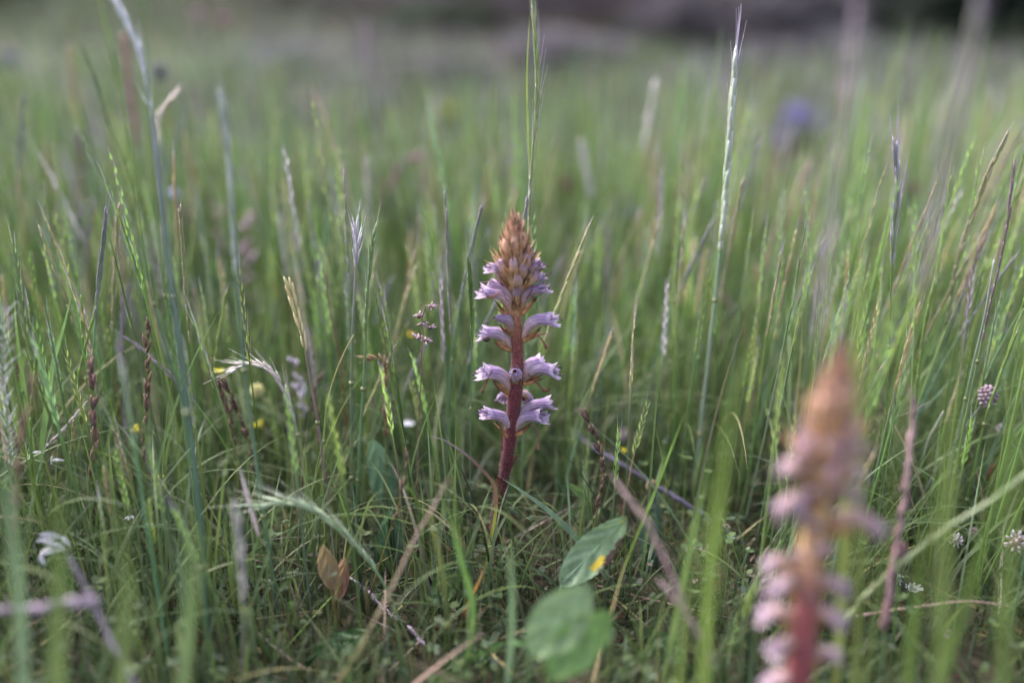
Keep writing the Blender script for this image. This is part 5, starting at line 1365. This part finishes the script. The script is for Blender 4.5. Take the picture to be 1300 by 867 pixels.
for (nm, lab, kd, px, py, Y, sz, cl) in (
        ('white_daisy', 'small white lilac daisy left of the broomrape foot', 'daisy', 518, 539, 0.64, 0.0050, ((0.78, 0.76, 0.86), (0.7, 0.66, 0.7))),
        ('pale_flower', 'cream clover head near the left middle under the drooping barley', 'globe', 326, 496, 0.64, 0.0052, LY),
        ('yellow_flower', 'yellow vetch flower beside the upper dark sedge of the pair', 'pea', 277, 472, 0.62, 0.0050, Y2),
        ('yellow_flower', 'yellow vetch flower below the cream clover head', 'pea', 327, 540, 0.64, 0.0052, Y2),
        ('yellow_flower', 'lone yellow vetch flower at left beside the tall ragged sedge', 'pea', 170, 546, 0.60, 0.0048, Y2),
        ('yellow_flower', 'small yellow flower right of the dark sedge head', 'pea', 791, 572, 0.63, 0.0036, Y2),
        ('yellow_flower', 'tiny orange yellow flower under the dried brown head', 'pea', 522, 426, 0.72, 0.0038, ((0.75, 0.55, 0.03), (0.5, 0.4, 0.04))),
        ('yellow_flower', 'blurred pale yellow flower at the bottom left of the near broomrape', 'globe', 945, 842, 0.47, 0.0048, ((0.42, 0.45, 0.07), (0.35, 0.38, 0.08))),
        ('yellow_flower', 'yellowish blurred flower far out in the meadow left of the central spike', 'globe', 570, 141, 1.9, 0.013, ((0.50, 0.48, 0.06), (0.3, 0.36, 0.08))),
        ('yellow_flower', 'faint yellow flower in the far left middle distance', 'globe', 28, 303, 1.0, 0.009, LY),
        ('yellow_flower', 'dim yellow flower in the grass left of the broomrape foot', 'pea', 200, 606, 0.55, 0.0038, Y2),
        ('white_flower', 'pinkish white blurred flower above the small yellow one at right', 'loose', 793, 553, 0.67, 0.0050, ((0.62, 0.52, 0.55), (0.4, 0.33, 0.33))),
        ('white_flower', 'white clover like flower low behind the glaucous lance leaf', 'loose', 893, 706, 0.56, 0.0052, W2),
        ('white_flower', 'second white flower cluster left of the low white clover', 'loose', 874, 700, 0.57, 0.0040, W2),
        ('white_flower', 'white daisy like flower right of the near broomrape', 'daisy', 1160, 748, 0.51, 0.0055, W2),
        ('white_flower', 'small white flower above the daisy at lower right', 'loose', 1141, 735, 0.51, 0.0032, W2),
        ('white_flower', 'small white button flower at lower right under the floppy stalk', 'globe', 1220, 753, 0.52, 0.0030, W2),
        ('white_flower', 'white and pink open flower at the right edge lower down', 'loose', 1290, 688, 0.50, 0.0060, ((0.50, 0.46, 0.52), (0.32, 0.2, 0.2))),
        ('white_flower', 'white petalled flower at the bottom right edge', 'daisy', 1248, 862, 0.46, 0.0070, ((0.72, 0.66, 0.7), (0.3, 0.2, 0.2))),
        ('white_flower', 'small white flower in the shade low right', 'loose', 1184, 828, 0.49, 0.0045, W2),
        ('white_flower', 'soft white flower near the floppy stalk', 'loose', 1214, 686, 0.54, 0.0042, W2),
        ('pink_vetch', 'pink purple closed flower low right, upper of two', 'pea', 1200, 806, 0.47, 0.0048, ((0.42, 0.24, 0.38), (0.4, 0.26, 0.28))),
        ('pink_vetch', 'pink purple closed flower low right, lower of two', 'pea', 1220, 822, 0.465, 0.0050, ((0.40, 0.22, 0.38), (0.45, 0.3, 0.26))),
        ('pink_vetch', 'pale pink small flower under the knapweed bud stalk', 'globe', 1236, 676, 0.55, 0.0036, ((0.55, 0.42, 0.45), (0.4, 0.3, 0.3))),
        ('white_flower', 'white bud right of the knapweed bud stalk', 'globe', 1272, 545, 0.62, 0.0036, ((0.65, 0.62, 0.68), (0.3, 0.2, 0.25))),
        ('rust_flower', 'rusty red seed head right of the knapweed stalk', 'cone', 1261, 600, 0.60, 0.0052, ((0.26, 0.11, 0.09), (0.2, 0.09, 0.08))),
        ('rust_flower', 'rusty tangle of dry flowers below the floppy stalk', 'loose', 1132, 768, 0.49, 0.0060, ((0.20, 0.10, 0.09), (0.15, 0.08, 0.07))),
        ('rust_flower', 'blurred reddish flower left of the near broomrape', 'globe', 992, 560, 0.72, 0.0052, ((0.40, 0.20, 0.22), (0.3, 0.16, 0.14))),
        ('rust_flower', 'dark red seed head in the grass far below the pink spike', 'loose', 345, 600, 0.66, 0.0060, ((0.15, 0.07, 0.06), (0.12, 0.06, 0.05))),
        ('rust_flower', 'red brown blurred head right of the tip of the broomrape', 'globe', 718, 234, 1.2, 0.009, ((0.26, 0.13, 0.14), (0.2, 0.1, 0.1))),
        ('rust_flower', 'red blurred flower below the lilac spike at far right', 'globe', 1160, 240, 1.1, 0.007, ((0.30, 0.14, 0.15), (0.2, 0.1, 0.1))),
        ('rust_flower', 'faint red flower left of the blue ones in the far meadow', 'globe', 975, 140, 2.2, 0.012, ((0.34, 0.15, 0.16), (0.2, 0.1, 0.1))),
        ('pink_clover', 'blurred pink clover head at the top left, left of the pair', 'globe', 252, 20, 1.5, 0.009, PK),
        ('pink_clover', 'blurred darker pink clover head at the top left, right of the pair', 'globe', 284, 26, 1.45, 0.009, ((0.45, 0.26, 0.33), (0.28, 0.14, 0.2))),
        ('grey_flower', 'grey oval blurred seed head behind the silvery head', 'cone', 202, 92, 0.95, 0.008, ((0.20, 0.20, 0.19), (0.15, 0.16, 0.14))),
        ('lilac_daisy', 'blurred lilac white daisy left of the pale awned spike', 'globe', 220, 246, 0.85, 0.0050, ((0.58, 0.55, 0.78), (0.5, 0.48, 0.6))),
        ('lilac_daisy', 'small lilac dot flower right of the broomrape flowers', 'globe', 804, 270, 1.0, 0.0050, LI),
        ('lilac_daisy', 'faint lilac flower left in the far meadow', 'globe', 332, 216, 1.2, 0.008, ((0.42, 0.42, 0.5), (0.3, 0.32, 0.34))),
        ('lilac_daisy', 'faint grey lilac flower at left edge in the far meadow', 'globe', 12, 75, 1.7, 0.016, ((0.32, 0.30, 0.36), (0.25, 0.25, 0.28))),
        ('lilac_daisy', 'faint lilac flower right of the brown dried head', 'globe', 543, 290, 1.0, 0.0055, ((0.5, 0.42, 0.5), (0.3, 0.28, 0.3))),
        ('blue_flower', 'vivid violet blue blurred flower in the far meadow at right', 'globe', 1012, 148, 2.1, 0.026, ((0.36, 0.29, 0.72), (0.25, 0.2, 0.5))),
        ('blue_flower', 'smaller violet blue blurred flower left below the vivid one', 'globe', 992, 172, 2.1, 0.022, ((0.36, 0.27, 0.68), (0.18, 0.14, 0.35))),
        ('blue_flower', 'dim violet flower right of the vivid one', 'globe', 1048, 160, 2.2, 0.024, ((0.34, 0.27, 0.66), (0.18, 0.14, 0.33))),
        ('blue_flower', 'pale pinkish violet flower below the violet blue ones', 'globe', 988, 184, 2.0, 0.012, ((0.5, 0.38, 0.5), (0.3, 0.25, 0.33))),
        ('blue_flower', 'faint violet flower far right of the violet blue ones', 'globe', 1090, 168, 2.3, 0.014, ((0.26, 0.2, 0.42), (0.2, 0.16, 0.33))),
):
    flower_head(nm, lab, kd, px, py, Y, sz, cl, 'flower')


# brown dried cluster head left of the broomrape
def dried_cluster():
    Y = 0.57
    stem = [P(541, 388, Y), P(536, 405, Y), P(537, 425, Y), P(535, 445, Y), P(534, 490, Y), P(531, 560, Y), P(530, 640, Y)]
    stem = to_ground(stem)
    path = spline(stem, 6); g = path[-1].copy()
    t = thing('dried_flower', 'dried brown violet cluster of spiny florets on a thin stalk left of the broomrape', 'seed head', g)
    mb = MB(); mb.tube(path, lambda q: 0.0004 + 0.0004 * q, lambda q: jit(lerp((0.22, 0.13, 0.12), (0.14, 0.14, 0.07), q)), 6); mb.build('stem', M_DRY, t, g)
    for (px, py, n) in ((547, 390, 8), (532, 402, 7), (546, 416, 8), (532, 428, 8), (541, 433, 7), (538, 410, 5)):
        c = P(px, py, Y)
        fm = MB()
        for k in range(n):
            a = random.uniform(0, 6.283); o = Vector((math.cos(a), math.sin(a) * 0.8, random.uniform(-.5, .7))).normalized()
            fm.spindle(c, c + o * random.uniform(0.003, 0.0052), 0.0007, (0.22, 0.12, 0.14), jit((0.42, 0.32, 0.38), .3), 5, 0.5)
            fm.tube([c + o * 0.004, c + o * 0.0066], 0.00012, (0.14, 0.08, 0.07), 3, False)
        fm.blob(c, 0.0014, 0.0014, 0.0014, (0.12, 0.07, 0.07), 6, 5)
        fm.build('floret', M_DRY, t, g)


dried_cluster()


# white withered scraps lying in the lower left
def scraps(label, pts, Y, n, size):
    g = P(*pts[0], Y)
    t = thing('withered_plant', label, 'dead leaf', g)
    for (a, b) in pts:
        c = P(a, b, Y)
        for k in range(n):
            an = random.uniform(0, 6.283); e = c + Vector((math.cos(an) * size * 1.6, random.uniform(-.4, .4) * size, math.sin(an) * size * 0.6))
            mb = MB(); mb.ribbon(spline([c, c.lerp(e, .5) + Vector((0, 0, size * .15)), e], 4), lambda q: size * 0.16 * math.sin(math.pi * (0.1 + 0.85 * q)), jit((0.58, 0.55, 0.57), .15), Vector((0, .6, 1)), 0.3)
            mb.build('leaf_strip', M_DRY, t, g)


scraps('whitish withered leaf strips caught in the grass at lower left', [(58, 690), (50, 705), (78, 682)], 0.46, 4, 0.008)
scraps('small white dry petals scattered in the grass below the ragged sedge', [(170, 655), (190, 668)], 0.50, 3, 0.004)
scraps('pale dry scraps beside the slanting stick at the left', [(40, 575), (64, 585)], 0.54, 4, 0.005)


# ------------------------------------------------------------------ countable single stems copied around the focal zone
def proto_set():
    protos = []
    for k in range(12):
        h = 0.20
        bend = random.uniform(-0.02, 0.05)
        pts = [Vector((bend + random.uniform(-.004, .004), 0, h)), Vector((bend * 0.55, 0.002, h * 0.7)), Vector((bend * 0.2, 0, h * 0.35)), Vector((0, 0, -0.002))]
        path = spline(pts, 6); L = arclen(path)
        kind = k % 4
        col = [GREEN, (0.13, 0.21, 0.06), BLUEGREEN, (0.12, 0.20, 0.10)][kind]
        c1 = [(YELLOWGREEN, PINKSTRAW), (YELLOWGREEN, YELLOWGREEN), (PALEGREEN, PURPLE), (STRAW, STRAW)][kind]
        a = MB(); a.tube(path, lambda q: 0.0003 + 0.0006 * min(1, q * 2), lambda q: jit(lerp(c1[0], col, min(1, q * 2)), .05), 6)
        b, c = MB(), MB()
        spikelets(b, c, path, L, 0, L[-1] * random.uniform(0.28, 0.42), random.randint(13, 20), 0.011, 0.00085, c1[0], c1[1], random.choice((0.003, 0.008, 0.012)), PALEPURPLE, 0.07)
        lf = MB(); q, d = at_len(path, L, L[-1] * 0.6); e = q + Vector((random.choice((-1, 1)) * 0.03, random.uniform(-.02, .02), 0.05))
        lf.ribbon(spline([q, q.lerp(e, .5) + Vector((0, 0, .008)), e], 5), lambda s: 0.0009 * max(.03, 1 - s * s), col, Vector((0, 1, .2)), 0.3)
        protos.append((a.mesh('stem', M_CULM), b.mesh('spike', M_CULM), c.mesh('awns', M_CULM), lf.mesh('leaf', M_LEAF), kind))
    return protos


protos = proto_set()
KLAB = ['pinkish tipped green', 'plain yellow green', 'purple tinged blue green', 'straw tipped green']
MARKS = [(655, 300, 'the broomrape tip'), (652, 480, 'the broomrape flowers'), (640, 620, 'the broomrape stem'), (538, 410, 'the dried brown cluster'), (518, 539, 'the white daisy'), (490, 480, 'the curled sedge'),
         (450, 330, 'the pale tufted spike'), (385, 430, 'the golden barley'), (330, 480, 'the drooping barley'), (290, 510, 'the paired dark sedges'), (187, 500, 'the ragged sedge'), (119, 510, 'the dark purple sedge'),
         (310, 340, 'the pink flower spike'), (197, 180, 'the silvery feathery head'), (5, 450, 'the white fluffy head'), (70, 400, 'the bent green spike'), (760, 570, 'the cracked sedge'), (860, 630, 'the violet twig'),
         (905, 400, 'the lilac tipped spike'), (815, 200, 'the pale blurred spike'), (930, 410, 'the pinkish hanging spike'), (1010, 150, 'the blue flowers'), (1060, 450, 'the near broomrape tip'), (1030, 650, 'the near broomrape'),
         (1137, 250, 'the violet brush spike'), (1280, 280, 'the purple tipped spike'), (1254, 500, 'the knapweed bud'), (1168, 516, 'the white leaf tip'), (1210, 400, 'the arching spike'), (755, 700, 'the yellow spotted leaf'),
         (430, 700, 'the dead orange leaf'), (1150, 740, 'the white daisy flowers'), (220, 350, 'the glaucous stalk'), (155, 350, 'the pinkish tan stalk'), (570, 350, 'the dark tipped spike')]
USED_LABELS = set()


def single_label(x, y, h, tilt, kind):
    px, py = proj(np.array([x + h * math.sin(tilt)]), np.array([y]), np.array([h * math.cos(tilt)]))
    px, py = float(px[0]), float(py[0])
    size = 'short' if h < 0.145 else 'tall' if h > 0.215 else 'medium'
    lean = 'upright' if abs(tilt) < 0.035 else 'right leaning' if tilt > 0 else 'left leaning'
    blur = 'sharp' if y < 0.68 else 'soft' if y < 0.82 else 'blurred'
    order = sorted(MARKS, key=lambda m: (m[0] - px) ** 2 + ((m[1] - py) * 0.8) ** 2)
    for m in order[:22]:
        dx, dy = px - m[0], py - m[1]
        if abs(dx) > abs(dy): rel = 'right of' if dx > 0 else 'left of'
        else: rel = 'below' if dy > 0 else 'above'
        near = 'just ' if math.hypot(dx, dy) < 60 else 'far ' if math.hypot(dx, dy) > 170 and abs(dx) > abs(dy) else ''
        lab = '%s %s %s spike %s%s %s' % (size, lean, KLAB[kind], near, rel, m[2])
        if blur != 'sharp': lab = blur + ' ' + lab
        if lab not in USED_LABELS:
            break
    USED_LABELS.add(lab)
    return lab


def add_single(x, y, h, tilt, az, pr):
    a, b, c, lf, kind = pr
    lab = single_label(x, y, h, tilt, kind)
    t = thing('grass_plant', lab, 'grass stem', Vector((x, y, 0)), 'single spiked grass stems standing in the meadow')
    t.rotation_euler = (0, tilt, 0)
    s = h / 0.20; t.scale = (0.9 + 0.1 * s, 0.9 + 0.1 * s, s)
    o1 = bpy.data.objects.new('stem', a); o1.parent = t; C.objects.link(o1)
    o2 = bpy.data.objects.new('spike', b); o2.parent = t; C.objects.link(o2); o2['kind'] = 'stuff'
    o3 = bpy.data.objects.new('awns', c); o3.parent = o2; C.objects.link(o3); o3['kind'] = 'stuff'
    if random.random() < 0.5:
        o4 = bpy.data.objects.new('leaf', lf); o4.parent = t; C.objects.link(o4)


cnt = 0
while cnt < 230:
    y = random.uniform(0.46, 0.98)
    x = random.uniform(-1, 1) * (0.55 * y)
    h = random.gauss(0.175, 0.035)
    if random.random() < 0.05: h += 0.06
    h = max(0.10, min(0.30, h))
    if x > 0.12: h *= 1.08
    az = 0.0
    tilt = random.gauss(0.0, 0.06) + (0.16 if x > 0.15 else -0.03 if x < -0.15 else 0) * random.random()
    ok = all(clear_view(np.array([x]), np.array([y]), np.array([h * 1.1]), np.array([0.0]), np.array([tilt]), np.array([q_]))[0] for q_ in (-0.35, 0.0, 0.35))
    if not ok or (y < 0.5 and h > 0.2):
        continue
    add_single(x, y, h, tilt, az, protos[random.randrange(12)])
    cnt += 1
